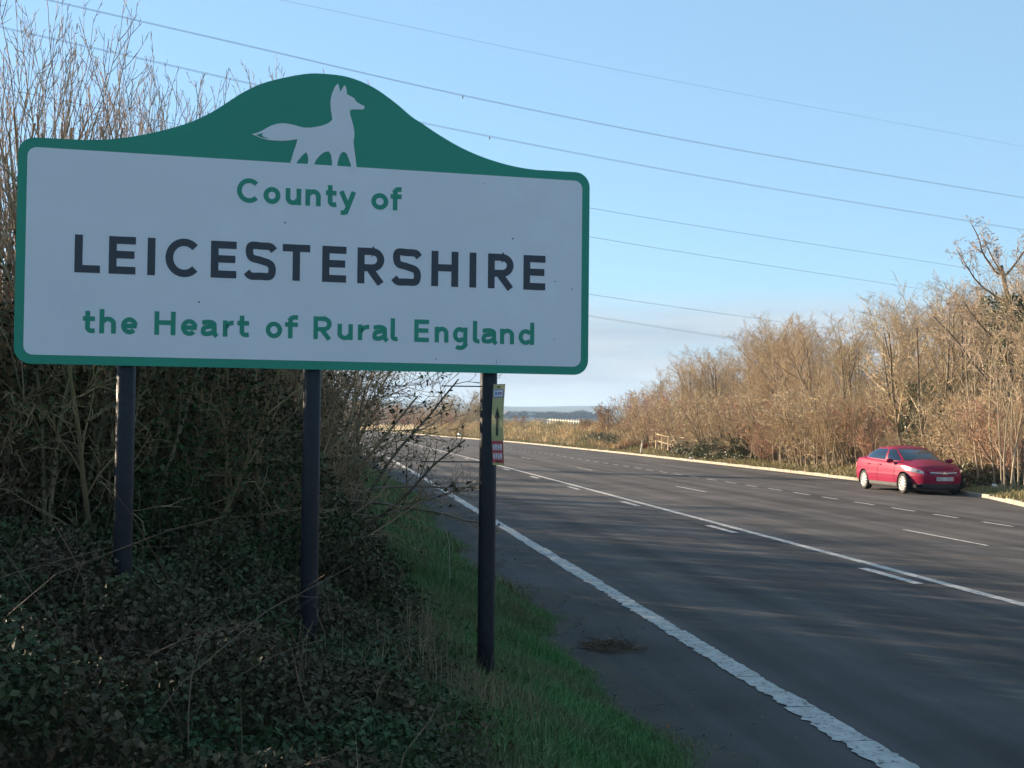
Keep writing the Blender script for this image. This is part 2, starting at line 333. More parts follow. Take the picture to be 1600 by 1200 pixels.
# local axes: x along the panel, -y towards the viewer, z up
M['sign_green'] = mat('sign_green', (.006, .255, .16), .38, .4, var=(.008, .235, .15), scale=1.5, bump=.0)
M['sign_white'] = mat('sign_white', (.72, .73, .76), .42, .5, var=(.66, .67, .70), scale=1.2, var2=(.69, .69, .71), scale2=6)
M['sign_black'] = mat('sign_black', (.022, .026, .042), .4, .5); M['post'] = mat('post_paint', (.008, .0095, .014), .5, .28, var=(.014, .015, .018), scale=9, var2=(.006, .007, .011), scale2=30, bump=.15)
M['alu'] = mat('aluminium', (.45, .46, .47), .4, .5, metal=.8)
def poly(name, pts, y, mt, parent, thick=0):
    bm = bmesh.new(); vs = [bm.verts.new((u, y, v)) for u, v in pts]; f = bm.faces.new(vs); bm.normal_update()
    if f.normal.y > 0: f.normal_flip()
    if thick:
        r = bmesh.ops.extrude_face_region(bm, geom=[f]); bmesh.ops.translate(bm, vec=(0, thick, 0), verts=[g for g in r['geom'] if isinstance(g, bmesh.types.BMVert)])
        bmesh.ops.recalc_face_normals(bm, faces=bm.faces)
    bmesh.ops.triangulate(bm, faces=bm.faces); me = bpy.data.meshes.new(name); bm.to_mesh(me); bm.free(); me.materials.append(mt)
    return link(name, me, parent)
def rnd(c, r, a0, a1, n=7): return [(c[0]+r*math.cos(math.radians(a0+(a1-a0)*i/n)), c[1]+r*math.sin(math.radians(a0+(a1-a0)*i/n))) for i in range(n+1)]
def crom(P, n=6):
    P = [np.array(p, float) for p in P]; P = [2*P[0]-P[1]]+P+[2*P[-1]-P[-2]]; out = []
    for i in range(1, len(P)-2):
        for k in range(n):
            t = k/n; a, b, c, d = P[i-1:i+3]
            out.append(.5*((2*b)+(c-a)*t+(2*a-5*b+4*c-d)*t*t+(3*b-a-3*c+d)*t**3))
    out.append(P[-2]); return [tuple(p) for p in out]
u0, vt = uv(28, 240); u1 = uv(920.5, 400)[0]; vb = uv(450, 576.5)[1]
top = crom([uv(*p) for p in [(130, 218.7), (173, 217.4), (216.6, 211.7), (260, 202.2), (294.6, 191.8), (329, 176.2), (359.6, 157), (377, 145.9), (403, 132.9), (433, 123.8), (476.6, 115.5), (508, 115.3), (545, 120.6), (582.6, 136), (617, 160), (643, 182), (660.6, 193.5), (686.6, 211), (721, 230.8), (756, 246), (790.6, 256.8), (816.6, 262.4), (838, 265.4)]], 4)
vtop = (uv(60, 216.5)[1]+uv(895, 267.2)[1])/2; rc = .10
out = [(u0+rc, vb)][:0]+rnd((u0+rc, vb+rc), rc, 180, 270)+rnd((u1-rc, vb+rc), rc, 270, 360)+rnd((u1-rc, vtop-rc), rc, 0, 90)+top[::-1]+rnd((u0+rc, vtop-rc), rc, 90, 180)
board = poly('backing_board', out, 0, M['sign_green'], sign, .004)
wu0, wu1 = uv(39.5, 400)[0], uv(908.5, 430)[0]; wvb = (uv(60, 555.2)[1]+uv(880, 571.8)[1])/2; wvt = (uv(70, 231.5)[1]+uv(880, 280.5)[1])/2; r2 = .055
white = poly('white_panel', rnd((wu0+r2, wvb+r2), r2, 180, 270)+rnd((wu1-r2, wvb+r2), r2, 270, 360)+rnd((wu1-r2, wvt-r2), r2, 0, 90)+rnd((wu0+r2, wvt-r2), r2, 90, 180), -.0015, M['sign_white'], sign)
def fz(p): return uv(380+p[0]/7.059, 110+p[1]/7.059)
fox = [(512, 1045), (530, 985), (555, 900), (580, 830), (600, 760), (560, 765), (500, 775), (430, 778), (350, 775), (270, 768), (200, 750), (150, 728), (95, 703), (150, 690), (200, 670), (250, 640), (320, 605), (380, 588), (440, 583), (500, 590), (560, 602), (620, 620), (670, 632), (740, 632), (800, 625), (860, 612), (920, 592), (960, 567), (983, 540), (975, 490), (965, 430), (962, 370), (966, 310), (980, 255), (1000, 205), (1015, 175), (1042, 147), (1055, 170), (1063, 210), (1073, 238), (1090, 205), (1115, 163), (1135, 188), (1145, 265), (1185, 285), (1225, 308), (1245, 345), (1290, 372), (1335, 393), (1338, 412), (1320, 435), (1260, 432), (1200, 432), (1175, 445), (1180, 490), (1200, 560), (1217, 620), (1227, 690), (1225, 745), (1215, 780), (1222, 850), (1238, 960), (1252, 1092), (1195, 1090), (1185, 1040), (1165, 980), (1140, 920), (1110, 897), (1080, 912), (1060, 950), (1045, 1000), (1033, 1075), (980, 1072), (978, 1000), (968, 930), (940, 892), (890, 905), (850, 935), (810, 980), (770, 1055), (708, 1050), (718, 990), (712, 940), (695, 905), (660, 930), (620, 975), (572, 1042)]
emblem = poly('fox_emblem', [fz(p) for p in fox], -.003, M['sign_white'], sign); emblem['label'] = 'white walking fox silhouette facing right'
poly('tail_mark', [fz(p) for p in [(140, 712), (225, 690), (203, 716), (215, 728), (290, 757), (200, 741)]], -.0042, M['sign_green'], emblem)
# lettering: single-weight strokes with flat ends, in the manner of road-sign letters
def arcp(cx, cy, rx, ry, a0, a1, n=14): return [(cx+rx*math.cos(math.radians(a0+(a1-a0)*i/n)), cy+ry*math.sin(math.radians(a0+(a1-a0)*i/n))) for i in range(n+1)]
def glyph(ch, W, s):
    """strokes (lists of centre points) for a glyph W wide, capitals 1 high, stroke s"""
    h = s/2; x = .70; L, R = h, W-h; xo = x-h*.9
    if ch == 'L': return [[(L, 1), (L, 0)], [(L+h, h), (W, h)]]
    if ch == 'E': return [[(L, 1), (L, 0)], [(L+h, 1-h), (W, 1-h)], [(L+h, .515), (W-.03, .515)], [(L+h, h), (W, h)]]
    if ch == 'I': return [[(W/2, 1), (W/2, 0)]]
    if ch == 'T': return [[(0, 1-h), (W, 1-h)], [(W/2, 1-s), (W/2, 0)]]
    if ch == 'H': return [[(L, 1), (L, 0)], [(R, 1), (R, 0)], [(L+h, .53), (R-h, .53)]]
    if ch == 'C': return [arcp(W*.53, .5, W*.53-h, .52-h, 43, 317, 30)]
    if ch == 'R':
        m = .44; cy = (1-h+m)/2; ry = 1-h-cy; rx = min(ry*1.05, W*.5)
        return [[(L, 1), (L, 0)], [(L+h, 1-h), (W-h-rx-.02, 1-h)]+arcp(W-h-rx-.02, cy, rx, ry, 90, -90, 16)+[(L+h, m)], [(W*.47, m-h*.5), (W-h*1.12, 0)]]
    if ch == 'S': return [crom([(W*.93, .80), (W*.80, .935-h*.3), (W*.5, 1.015-h), (W*.2, .945-h*.3), (L+.02, .75), (W*.22, .585), (W*.5, .52), (W*.80, .43), (R-.005, .27), (W*.80, .075+h*.2), (W*.48, h-.015), (W*.2, .06+h*.25), (W*.06, .19)], 5)]
    if ch == 'o': return [arcp(W/2, x/2, W/2-h, x/2+.01-h, 0, 360, 32)]
    if ch == 'n': return [[(L, x), (L, 0)], [(L+h*.6, x-.25)]+arcp(L+(R-L)*.52, x-h-.19, (R-L)*.48, .20, 140, 0, 12)+[(R, 0)]]
    if ch == 'u': return [[(R, x), (R, 0)], [(L, x)]+arcp(L+(R-L)*.48, h+.19, (R-L)*.48, .20, 180, 320, 12)+[(R-h*.6, .25)]]
    if ch == 'h': return [[(L, 1.02), (L, 0)], [(L+h*.6, x-.25)]+arcp(L+(R-L)*.52, x-h-.19, (R-L)*.48, .20, 140, 0, 12)+[(R, 0)]]
    if ch == 'r': return [[(L, x), (L, 0)], [(L+h*.6, x-.26)]+arcp(W*.92, x-h-.25, W*.92-L-h*.3, .25, 165, 85, 10)]
    if ch == 't':
        c = W*.40; return [[(c, .93), (c, .25)]+arcp(c+.17, .23, .17, .23-h, 180, 275, 9)+[(W, h*1.15)], [(0, x-h), (c-h, x-h)], [(c+h, x-h), (W, x-h)]]
    if ch == 'f':
        c = W*.42; return [[(c, 0), (c, .80)]+arcp(c+.17, .80, .17, .22-h, 180, 90, 9)+[(W, 1.02-h)], [(0, x-h), (c-h, x-h)], [(c+h, x-h), (W, x-h)]]
    if ch == 'l': return [[(L, 1.02), (L, .2)]+arcp(L+.15, .19, .15, .19-h, 180, 275, 8)+[(W, h*1.1)]]
    if ch == 'e': return [arcp(W/2, x/2, W/2-h, x/2+.01-h, 6, 318, 28), [(s*.9, x*.49), (W-h*.4, x*.49)]]
    if ch == 'a': return [[(W*.10, x-.12)]+arcp(W*.46, x-.20, W*.54-h-.02, .20-h*.9, 130, 0, 10)+[(R-.01, .10), (W, .0)], [(R-h, x*.60)]+crom([(W*.55, x*.60), (W*.24, x*.52), (L+.015, .215), (W*.22, h+.02), (W*.5, h+.01), (R-h*.6, .20)], 5)]
    if ch == 'd': return [[(R, 1.02), (R, 0)], arcp(W*.46, x/2, W*.46-h, x/2+.01-h, 35, 325, 24)]
    if ch == 'g': return [arcp(W*.46, x/2+.02, W*.46-h, x/2-h, 35, 325, 24), [(R, x), (R, -.06)]+arcp(W*.5, -.06, R-W*.5, .16, 0, -140, 12)]
    if ch == 'y': return [[(W*.085, x), (W*.53, .06)], [(W-W*.085, x), (W*.50, -.02), (W*.40, -.19), (W*.26, -.25+h*.3), (W*.06, -.25+h*.3)]]
    return []
def strokes_mesh(mb, polylines, w_, org, sc, y0):
    for si, P in enumerate(polylines):
        P = np.array(P, float); closed = np.linalg.norm(P[0]-P[-1]) < 1e-6
        d = np.diff(P, axis=0); d /= np.linalg.norm(d, axis=1, keepdims=True)+1e-12; nrm = np.stack([-d[:, 1], d[:, 0]], 1)
        vn = np.zeros_like(P)
        vn[1:-1] = nrm[:-1]+nrm[1:]; vn[0] = nrm[0]; vn[-1] = nrm[-1]
        if closed: vn[0] = vn[-1] = nrm[0]+nrm[-1]
        ln = np.linalg.norm(vn, axis=1, keepdims=True); vn /= ln
        k = np.ones(len(P)); k[1:-1] = 1/np.maximum(.6, (vn[1:-1]*nrm[:-1]).sum(1))
        a = P+vn*(w_/2)*k[:, None]; b = P-vn*(w_/2)*k[:, None]; n = len(P); yv = y0-.00025*si
        V = [(org[0]+p[0]*sc, yv, org[1]+p[1]*sc) for p in a]+[(org[0]+p[0]*sc, yv, org[1]+p[1]*sc) for p in b]
        mb.add(V, [(i+n, i+n+1, i+1, i) for i in range(n-1)])
def line(text, spans, base, cap, stroke, mt, lab):
    """spans: measured left and right of each letter; base/cap: baseline points and capital height (m)"""
    for ch, (l, r) in zip(text, spans):
        mb = MB()
        yb = base[0][1]+(base[1][1]-base[0][1])*(l-base[0][0])/(base[1][0]-base[0][0])
        ul, v = uv(l, yb); ur, _ = uv(r, yb); strokes_mesh(mb, glyph(ch, (ur-ul)/cap, stroke), stroke, (ul, v0_), cap, -.003)
        mb.build('letter', mt, white)
v0_ = (uv(241, 523)[1]+uv(834, 539)[1])/2; cap3 = ((uv(258, 486.6)[1]-uv(258, 523.4)[1])+(uv(660, 498)[1]-uv(660, 532.8)[1]))/2
line('theHeartofRuralEngland', [(129, 148), (155, 181), (189, 215), (241, 274), (282.5, 308.5), (313, 339), (348, 365), (370.5, 388.7), (415, 440.6), (445, 465), (489.5, 518.5), (527, 551), (559, 577), (581, 605), (610, 621), (647, 670), (679, 700.5), (707.5, 730), (738.6, 749), (751.6, 775.5), (781, 803), (810, 834.4)], ((241, 523), (834, 539)), cap3, .195, M['sign_green'], 'green line reading the Heart of Rural England')
v0_ = (uv(116, 425.8)[1]+uv(835, 452.6)[1])/2; cap2 = ((uv(120, 366)[1]-uv(120, 425.8)[1])+(uv(835, 399.3)[1]-uv(835, 452.6)[1]))/2
line('LEICESTERSHIRE', [(116, 156), (169.5, 211.5), (230, 242), (258, 313), (329, 369), (382, 431), (441, 484), (503, 540.6), (558, 601), (612.5, 657.6), (673.6, 715.7), (734, 743), (762, 803), (817.5, 851.7)], ((116, 425.8), (835, 452.6)), cap2, .20, M['sign_black'], 'black capitals reading LEICESTERSHIRE')
v0_ = (uv(490, 321.3)[1]+uv(618, 329.2)[1])/2; cap1 = .150
line('Countyof', [(370, 406), (411.5, 438), (446, 470.4), (477, 501), (509, 525.5), (531, 554.5), (580, 606.5), (610, 627)], ((370, 314.3), (618, 329.2)), cap1, .20, M['sign_green'], 'green line reading County of')
# posts, rails and clips behind the panel
for px in (196.5, 490, 768):
    u = uv(px, 590)[0]; zt = wvt+.05; mb = MB(); mb.tube([(u, .075, .1), (u, .075, .8), (u, .075, 1.6), (u, .075, zt)], .057, 20); o = mb.build('post', M['post'], sign, True)
    MB().tube([(u, .075, zt+.0), (u, .075, zt+.012)], .061, 20).build('post_cap', M['post'], o, True)
    for zc in (wvb+.08, (wvb+wvt)/2, wvt-.1):
        b = MB(); b.tube([(u+.063*math.cos(a), .075+.063*math.sin(a), zc) for a in np.linspace(-.3, math.pi+.3, 12)], .008, 6); b.build('clip', M['alu'], o)
for zc in (wvb+.08, (wvb+wvt)/2, wvt-.1): MB().box(((u0+u1)/2, .011, zc), (u1-u0-.2, .012, .04)).build('stiffening_rail', M['alu'], sign)
M['dirt'] = mat('dirt', (.12, .12, .13), .9, .2)
for px, py in ((757, 287), (801, 373), (867, 440), (894, 452), (311, 472), (445, 348), (866, 530), (681, 561)):
    u, v = uv(px, py); MB().tube([(u, -.0021, v), (u, -.0032, v)], random.uniform(.003, .006), 7).build('dirt_speck', M['dirt'], white)
u, v = uv(775.5, 566); MB().bar((u, -.0024, v-.012), (u, -.0024, v+.02), .001, .004).build('dirt_streak', M['dirt'], white)

# small yellow direction sign tied to the right post
pu = uv(768, 600)[0]; ppos = S0+sdir*pu-sn*.075
ang = SROT+math.radians(62)
cpt = depth_pt(777.5, 660, SZ*1.075); 
ysign = empty('event_sign', (float(cpt[0]), float(cpt[1]), 0), SROT+math.radians(-60), label='narrow yellow and red arrow sign tied to the right-hand sign post', cat='sign')
zt_ = float(depth_pt(781, 600, SZ*1.075)[2]); zb_ = float(depth_pt(779, 727, SZ*1.075)[2]); yw = .104
M['yellow'] = mat('yellow_plastic', (.50, .45, .21), .5, .4, var=(.46, .41, .19), scale=20); M['redprint'] = mat('red_print', (.50, .08, .09), .5, .4)
M['blueprint'] = mat('blue_print', (.20, .24, .48), .5, .4); M['whiteprint'] = mat('white_print', (.75, .75, .78), .5, .4); M['ink'] = mat('ink', (.03, .03, .03), .5, .4)
nz = 14; zz = np.linspace(zb_, zt_, nz); H_ = zt_-zb_
def bow(z): return -.016*math.sin((z-zb_)/H_*math.pi)+.012
def ypatch(name, x0, x1, f0, f1, off, mt, par):
    za = np.linspace(zb_+H_*f0, zb_+H_*f1, 12); mb = MB(); V = [(x, bow(z)-off, z) for z in za for x in (x0, x1)]
    mb.add(V, [(2*i, 2*i+1, 2*i+3, 2*i+2) for i in range(11)]); return mb.build(name, mt, par)
mb = MB(); V = []
for z in zz: V += [(-yw/2, bow(z), z), (yw/2, bow(z), z), (yw/2, bow(z)+.004, z), (-yw/2, bow(z)+.004, z)]
mb.add(V, [(4*i+j, 4*i+(j+1) % 4, 4*i+4+(j+1) % 4, 4*i+4+j) for i in range(nz-1) for j in range(4)]+[(3, 2, 1, 0), (4*nz-4, 4*nz-3, 4*nz-2, 4*nz-1)])
yb = mb.build('board', M['yellow'], ysign)
hd = ypatch('header_panel', -.045, .045, .835, .935, .001, M['blueprint'], ysign); ypatch('header_print', -.039, .039, .848, .922, .002, M['whiteprint'], hd)
for k, (a, b) in enumerate(((-.03, -.012), (-.006, .012), (.018, .03))): ypatch('header_letter', a, b, .866, .905, .003, (M['blueprint'], M['blueprint'], M['redprint'])[k], hd)
ypatch('arrow_shaft', -.010, .010, .365, .58, .002, M['ink'], ysign)
az = [zb_+H_*f for f in (.58, .72)]; MB().add([(-.024, bow(az[0])-.002, az[0]), (.024, bow(az[0])-.002, az[0]), (0, bow(az[1])-.002, az[1])], [(0, 1, 2)]).build('arrow_head', M['ink'], ysign)
rp = ypatch('red_panel', -yw/2+.001, yw/2-.001, .03, .30, .001, M['redprint'], ysign)
for row, (f0, f1) in enumerate(((.185, .26), (.075, .15))):
    for k in range(4):
        xa = -.042+k*.022; ypatch('print_letter', xa, xa+.006, f0, f1, .002, M['whiteprint'], rp); ypatch('print_letter', xa+.010, xa+.016, f0, f1, .002, M['whiteprint'], rp); ypatch('print_letter', xa+.006, xa+.010, (f0+f1)/2-.01, f1 if k % 2 else (f0+f1)/2+.012, .0022, M['whiteprint'], rp)
inv = Matrix.Rotation(-(SROT+math.radians(-60)), 4, 'Z') @ Matrix.Translation((-float(cpt[0]), -float(cpt[1]), 0))
for py, x0, x1 in ((604, 690, 757), (722, 658, 757)):
    a = inv @ Vector(depth_pt(x1+3, py, SZ*1.098)); b = inv @ Vector(depth_pt(x0, py-1, SZ*1.098)); mb = MB(); mb.bar(a, b, .004, .008); mb.box(tuple(a), (.014, .014, .016))
    mb.build('cable_tie', M['ink'], ysign)
for f_ in (.965, .045): ypatch('tie_slot', -.014, .014, f_-.008, f_+.008, .002, M['ink'], ysign)

# ------------------------------------------------------------------ bare trees and shrubs
def nrm(a): return a/(np.linalg.norm(a, axis=-1, keepdims=True)+1e-9)
def grow(r, P0, D, Ln, R0, K, wander, up, tip=.35):
    n = len(P0); P = np.zeros((n, K, 3)); P[:, 0] = P0; D = nrm(D)
    upv = np.array([0, 0, 1.]) if np.isscalar(up) else 1
    for k in range(1, K):
        D = nrm(D+r.normal(size=(n, 3))*wander+(upv*up)); P[:, k] = P[:, k-1]+D*(Ln/(K-1))[:, None]
    return P, R0[:, None]*np.linspace(1, tip, K)[None]
def sprout(r, P, R, Ln, m, t0, t1, ang, lr, rr, fall=.45):
    n, K, _ = P.shape; N_ = n*m; par = np.repeat(np.arange(n), m); t = (t0+(t1-t0)*(np.tile(np.arange(m), n)+r.uniform(0, 1, N_))/m)
    f_ = t*(K-1); i = np.minimum(f_.astype(int), K-2); w_ = (f_-i)[:, None]
    base = P[par, i]*(1-w_)+P[par, i+1]*w_; T = nrm(P[par, i+1]-P[par, i]); rad = R[par, i]*(1-w_[:, 0])+R[par, i+1]*w_[:, 0]
    q = nrm(np.cross(T, r.normal(size=(N_, 3)))); a = np.radians(ang)*r.uniform(.7, 1.3, N_)
    D = T*np.cos(a)[:, None]+q*np.sin(a)[:, None]
    return base, D, Ln[par]*lr*(1-fall*t)*r.uniform(.6, 1.25, N_), np.minimum(rad*.85, rad*rr*r.uniform(.8, 1.2, N_))
def skeleton(seed, roots, Ls, Rs, D0, levels, K0=8, w0=.06, up0=.05, rmin=.005):
    r = np.random.default_rng(seed); P, R = grow(r, np.array(roots, float), np.array(D0, float), np.array(Ls, float), np.array(Rs, float), K0, w0, up0); Ln = np.array(Ls, float)
    out = [(P, R)]
    for lv in levels:
        b, D, Ln, rd = sprout(r, P, R, Ln, lv['m'], lv.get('t0', .25), lv.get('t1', 1), lv['a'], lv['l'], lv.get('r', .55), lv.get('fall', .45))
        P, R = grow(r, b, D, Ln, np.maximum(rd, rmin), lv.get('K', 4), lv.get('w', .12), lv.get('up', .05)); R = np.maximum(R, rmin*.6); out.append((P, R))
    return out
def skel_meshes(name, sk, split, mt, mc, sides=(7, 5, 4, 3, 3)):
    def join(parts, k0):
        Vs, Qs, b = [], [], 0
        for k, (P, R) in enumerate(parts):
            V, Q = tubes(P, R, sides[min(k+k0, 4)]); Vs.append(V); Qs.append(Q+b); b += len(V)
        return np.concatenate(Vs), np.concatenate(Qs)
    V, Q = join(sk[:split], 0); a = npmesh(name+'_trunk', V, Q, mt, True); V, Q = join(sk[split:], split); return a, npmesh(name+'_crown', V, Q, mc, False)
PROTO = {}
def proto(key, names, meshes, h): PROTO[key] = (names, meshes, h)
def add_proto(key, seed, roots, Ls, Rs, D0, levels, split, mt, mc, names=('trunk', 'crown'), leaf=None, **k):
    sk = skeleton(seed, roots, Ls, Rs, D0, levels, **k); ms = list(skel_meshes(key, sk, split, M[mt], M[mc])); names = list(names)
    allp = np.concatenate([P.reshape(-1, 3) for P, _ in sk]); h = np.percentile(allp[:, 2], 99.9)
    if leaf:
        r = np.random.default_rng(seed+5); tips = sk[-1][0][:, 1:, :].reshape(-1, 3); sel = tips[r.choice(len(tips), min(leaf[0], len(tips)), replace=False)]
        if len(leaf) > 3: sel = sel[sel[:, 2] < h*leaf[3]]
        V, Fa = leaves(r, sel+r.normal(0, .03, sel.shape), r.uniform(.6, 1.3, len(sel))*leaf[1]); ms.append(npmesh(key+'_leaf', V, Fa, M[leaf[2]])); names.append('leaves')
    proto(key, names, ms, h); return sk
def ring(n, r, seed, tilt):
    rr = np.random.default_rng(seed); a = rr.uniform(0, 2*np.pi, n); q = r*np.sqrt(rr.uniform(0, 1, n))
    P = np.stack([q*np.cos(a), q*np.sin(a), 0*a-.1], 1); D = np.stack([tilt*np.cos(a)*rr.uniform(.2, 1, n), tilt*np.sin(a)*rr.uniform(.2, 1, n), 1+0*a], 1); return P, D
L4 = lambda m1, m2, m3, m4, a=42, up=.06: [dict(m=m1, a=a, l=.55, r=.5, K=6, t0=.18, w=.07, up=up, fall=.5), dict(m=m2, a=42, l=.50, r=.5, K=4, w=.08, up=up*.8), dict(m=m3, a=42, l=.46, r=.6, K=3, w=.09, up=up*.5, t0=.15), dict(m=m4, a=42, l=.50, r=.7, K=3, w=.10, up=up*.4, t0=.1)]
for i, (mt, mc) in enumerate([('bark_grey', 'twig_tan'), ('bark_pale', 'twig_brown'), ('bark_grey', 'twig_brown')]):      # tall ash-like
    P, D = ring(3 if i else 2, .5, 20+i, .16)
    add_proto('ash%d' % i, 30+i, P, [8.5]*len(P), [.10]*len(P), D, L4(13, 8, 8, 4, 36, .10), 2, mt, mc, rmin=.0055)
add_proto('oak', 51, [(0, 0, -.1)], [7.0], [.19], [(0.05, 0, 1)], [dict(m=15, a=50, l=.60, r=.5, K=8, t0=.25, w=.16, up=.09, fall=.4), dict(m=9, a=48, l=.45, r=.5, K=5, w=.2, up=.06), dict(m=7, a=45, l=.45, r=.55, K=4, w=.22, up=.04, t0=.15), dict(m=4, a=42, l=.5, r=.6, K=3, w=.25, t0=.1)], 2, 'bark_dark', 'twig_grey', leaf=(900, .07, 'deadleaf'), rmin=.007)
P, D = ring(9, .7, 61, .75)
add_proto('fan', 62, P, [6.5]*9, [.085]*9, D, [dict(m=11, a=36, l=.5, r=.5, K=5, t0=.2, w=.1, up=.07), dict(m=8, a=36, l=.5, r=.55, K=4, w=.12, up=.06), dict(m=6, a=36, l=.5, r=.65, K=3, w=.14, up=.05, t0=.1)], 1, 'bark_dark', 'twig_tan', rmin=.0075)
for i, mc in enumerate(['twig_brown', 'twig_tan', 'twig_red']):                                                          # dense hawthorn-like scrub
    P, D = ring(10, .5, 70+i, .6)
    add_proto('scrub%d' % i, 72+i, P, [2.6]*10, [.03]*10, D, [dict(m=9, a=42, l=.5, r=.5, K=5, t0=.12, w=.18, up=.04), dict(m=7, a=42, l=.5, r=.55, K=4, w=.2, up=.02, t0=.1), dict(m=5, a=42, l=.5, r=.7, K=3, w=.2, t0=.1)], 1, 'bark_grey', mc, names=('stems', 'twigs'), rmin=.006)
P, D = ring(10, .5, 80, .6)
add_proto('leafy', 81, P, [2.6]*10, [.03]*10, D, [dict(m=9, a=42, l=.5, r=.5, K=5, t0=.12, w=.18, up=.04), dict(m=7, a=42, l=.5, r=.55, K=4, w=.2, t0=.1), dict(m=4, a=42, l=.5, r=.7, K=3, w=.2, t0=.1)], 1, 'bark_grey', 'twig_brown', names=('stems', 'twigs'), leaf=(3500, .09, 'deadleaf'), rmin=.006)
for i in range(4):                                                                                                       # pale pole saplings
    P, D = ring(1+i % 2, .25, 90+i, .16)
    add_proto('sapling%d' % i, 94+i, P, [5.2]*len(P), [.034]*len(P), D, [dict(m=12, a=38, l=.26, r=.4, K=4, t0=.25, w=.1, up=.10), dict(m=5, a=36, l=.5, r=.6, K=3, w=.14, up=.08)], 1, 'bark_pale', 'twig_tan', names=('stem', 'twigs'), w0=.05, rmin=.006)
for i in range(3):                                                                                                       # elder-like: upright knobbly shoots
    P, D = ring(13, .7, 100+i, .32)
    add_proto('elder%d' % i, 104+i, P, [4.6]*13, [.034]*13, D, [dict(m=7, a=26, l=.42, r=.6, K=6, t0=.35, w=.13, up=.16, fall=.35), dict(m=4, a=30, l=.42, r=.6, K=5, w=.14, up=.16, t0=.3), dict(m=3, a=32, l=.35, r=.6, K=4, w=.16, up=.14, t0=.3)], 2, 'bark_elder', 'twig_elder', names=('stems', 'shoots'), w0=.09, rmin=.0048)
for i in range(2):                                                                                                       # dark hedge shrub with some leaves left
    P, D = ring(12, .6, 110+i, .7)
    add_proto('hedge%d' % i, 112+i, P, [2.8]*12, [.028]*12, D, [dict(m=9, a=42, l=.5, r=.5, K=5, t0=.1, w=.2, up=.05), dict(m=6, a=44, l=.5, r=.55, K=4, w=.22, up=.02, t0=.1), dict(m=4, a=44, l=.5, r=.7, K=3, w=.22, t0=.1)], 1, 'twig_hedge', 'twig_hedge', names=('stems', 'twigs'), leaf=(2600, .05, 'bramble', .75), rmin=.004)

def plant(key, name, loc, h, rz=None, wide=1.0, **k):
    names, ms, h0 = PROTO[key]; s = h/h0; o = empty(name, loc, random.uniform(0, 6.28) if rz is None else rz, **k); o.scale = (s*wide, s*wide, s)
    for nm, me in zip(names, ms): link(nm, me, o)
    return o
ORD = 'first second third fourth fifth sixth seventh eighth ninth tenth eleventh twelfth thirteenth fourteenth fifteenth sixteenth seventeenth eighteenth nineteenth twentieth twenty-first twenty-second'.split()
def rpos(px, X): return X, yof(px, X)
# front row of tall trees behind the lay-by (image column, distance right, row of the top)
row1 = [(1062, 25.5, 548, 'ash1'), (1092, 25.0, 541, 'ash0'), (1128, 26.0, 537, 'ash2'), (1164, 25.5, 515, 'ash1'), (1196, 25.0, 483, 'ash2'), (1222, 26.2, 486, 'ash0'), (1258, 25.2, 496, 'ash1'), (1296, 25.8, 500, 'ash2'), (1336, 25.0, 482, 'ash0'), (1382, 26.0, 452, 'ash1'), (1486, 25.6, 436, 'ash2'), (1538, 26.5, 432, 'ash0')]
for i, (px, X, tp, key) in enumerate(row1):
    x, y = rpos(px, X); z = float(right_z(x, y)); plant(key, 'bare_tree', (x, y, z-.1), height_for(tp, x, y)-z, wide=1.3, label='%s tall bare tree from the left in the wood behind the lay-by' % ORD[i], cat='tree', group='tall bare trees of the wood')
row2 = [(1040, 31, 570), (1078, 32, 560), (1112, 31, 552), (1146, 32, 540), (1180, 31, 512), (1212, 32, 500), (1246, 31, 505), (1280, 32, 508), (1316, 31, 500), (1356, 32, 478), (1400, 31, 462), (1440, 32, 450), (1480, 31, 450), (1520, 32, 440), (1560, 31, 420), (1600, 32, 400), (1640, 31, 380)]
for i, (px, X, tp) in enumerate(row2):
    x, y = rpos(px, X); z = float(right_z(x, y)); plant('ash%d' % (i % 3), 'background_tree', (x, y, z-.1), height_for(tp, x, y)-z, wide=1.15, label='%s bare tree from the left in the rear row of the wood' % ORD[i], cat='tree', group='background trees of the wood')
def ivy(o, key, seed, zlo, zhi, rad, n, size, cx=0, cy=0):
    r = np.random.default_rng(seed); z = r.uniform(zlo, zhi, n); a = r.uniform(0, 6.28, n); q = rad*np.sqrt(r.uniform(.1, 1, n))*(1+.3*np.sin(z*3+a*2))
    V, Fa = leaves(r, np.stack([cx+q*np.cos(a), cy+q*np.sin(a), z], 1), r.uniform(.6, 1.3, n)*size); link('ivy', npmesh('ivy', V, Fa, M['ivy']), o)
x, y = rpos(1446, 24.4); z = float(right_z(x, y))
o = plant('fan', 'spreading_tree', (x, y, z-.1), height_for(440, x, y)-z, rz=2.0, wide=1.05, label='spreading many-limbed bare tree with ivy behind the red car', cat='tree'); ivy(o, 'fan', 3, 1.0, 3.9, 1.0, 3200, .12)
x, y = rpos(1590, 24.0); z = float(right_z(x, y))
o = plant('oak', 'oak_tree', (x, y, z-.1), height_for(322, x, y)-z, rz=.6, wide=1.0, label='tallest dark-limbed oak with ivy at the right edge', cat='tree'); ivy(o, 'oak', 4, 3.6, 5.9, .85, 2800, .12)
x, y = rpos(1690, 22.5); z = float(right_z(x, y)); plant('ash1', 'bare_tree', (x, y, z-.1), 8.5, label='bare tree just beyond the right edge, only branches in view', cat='tree')
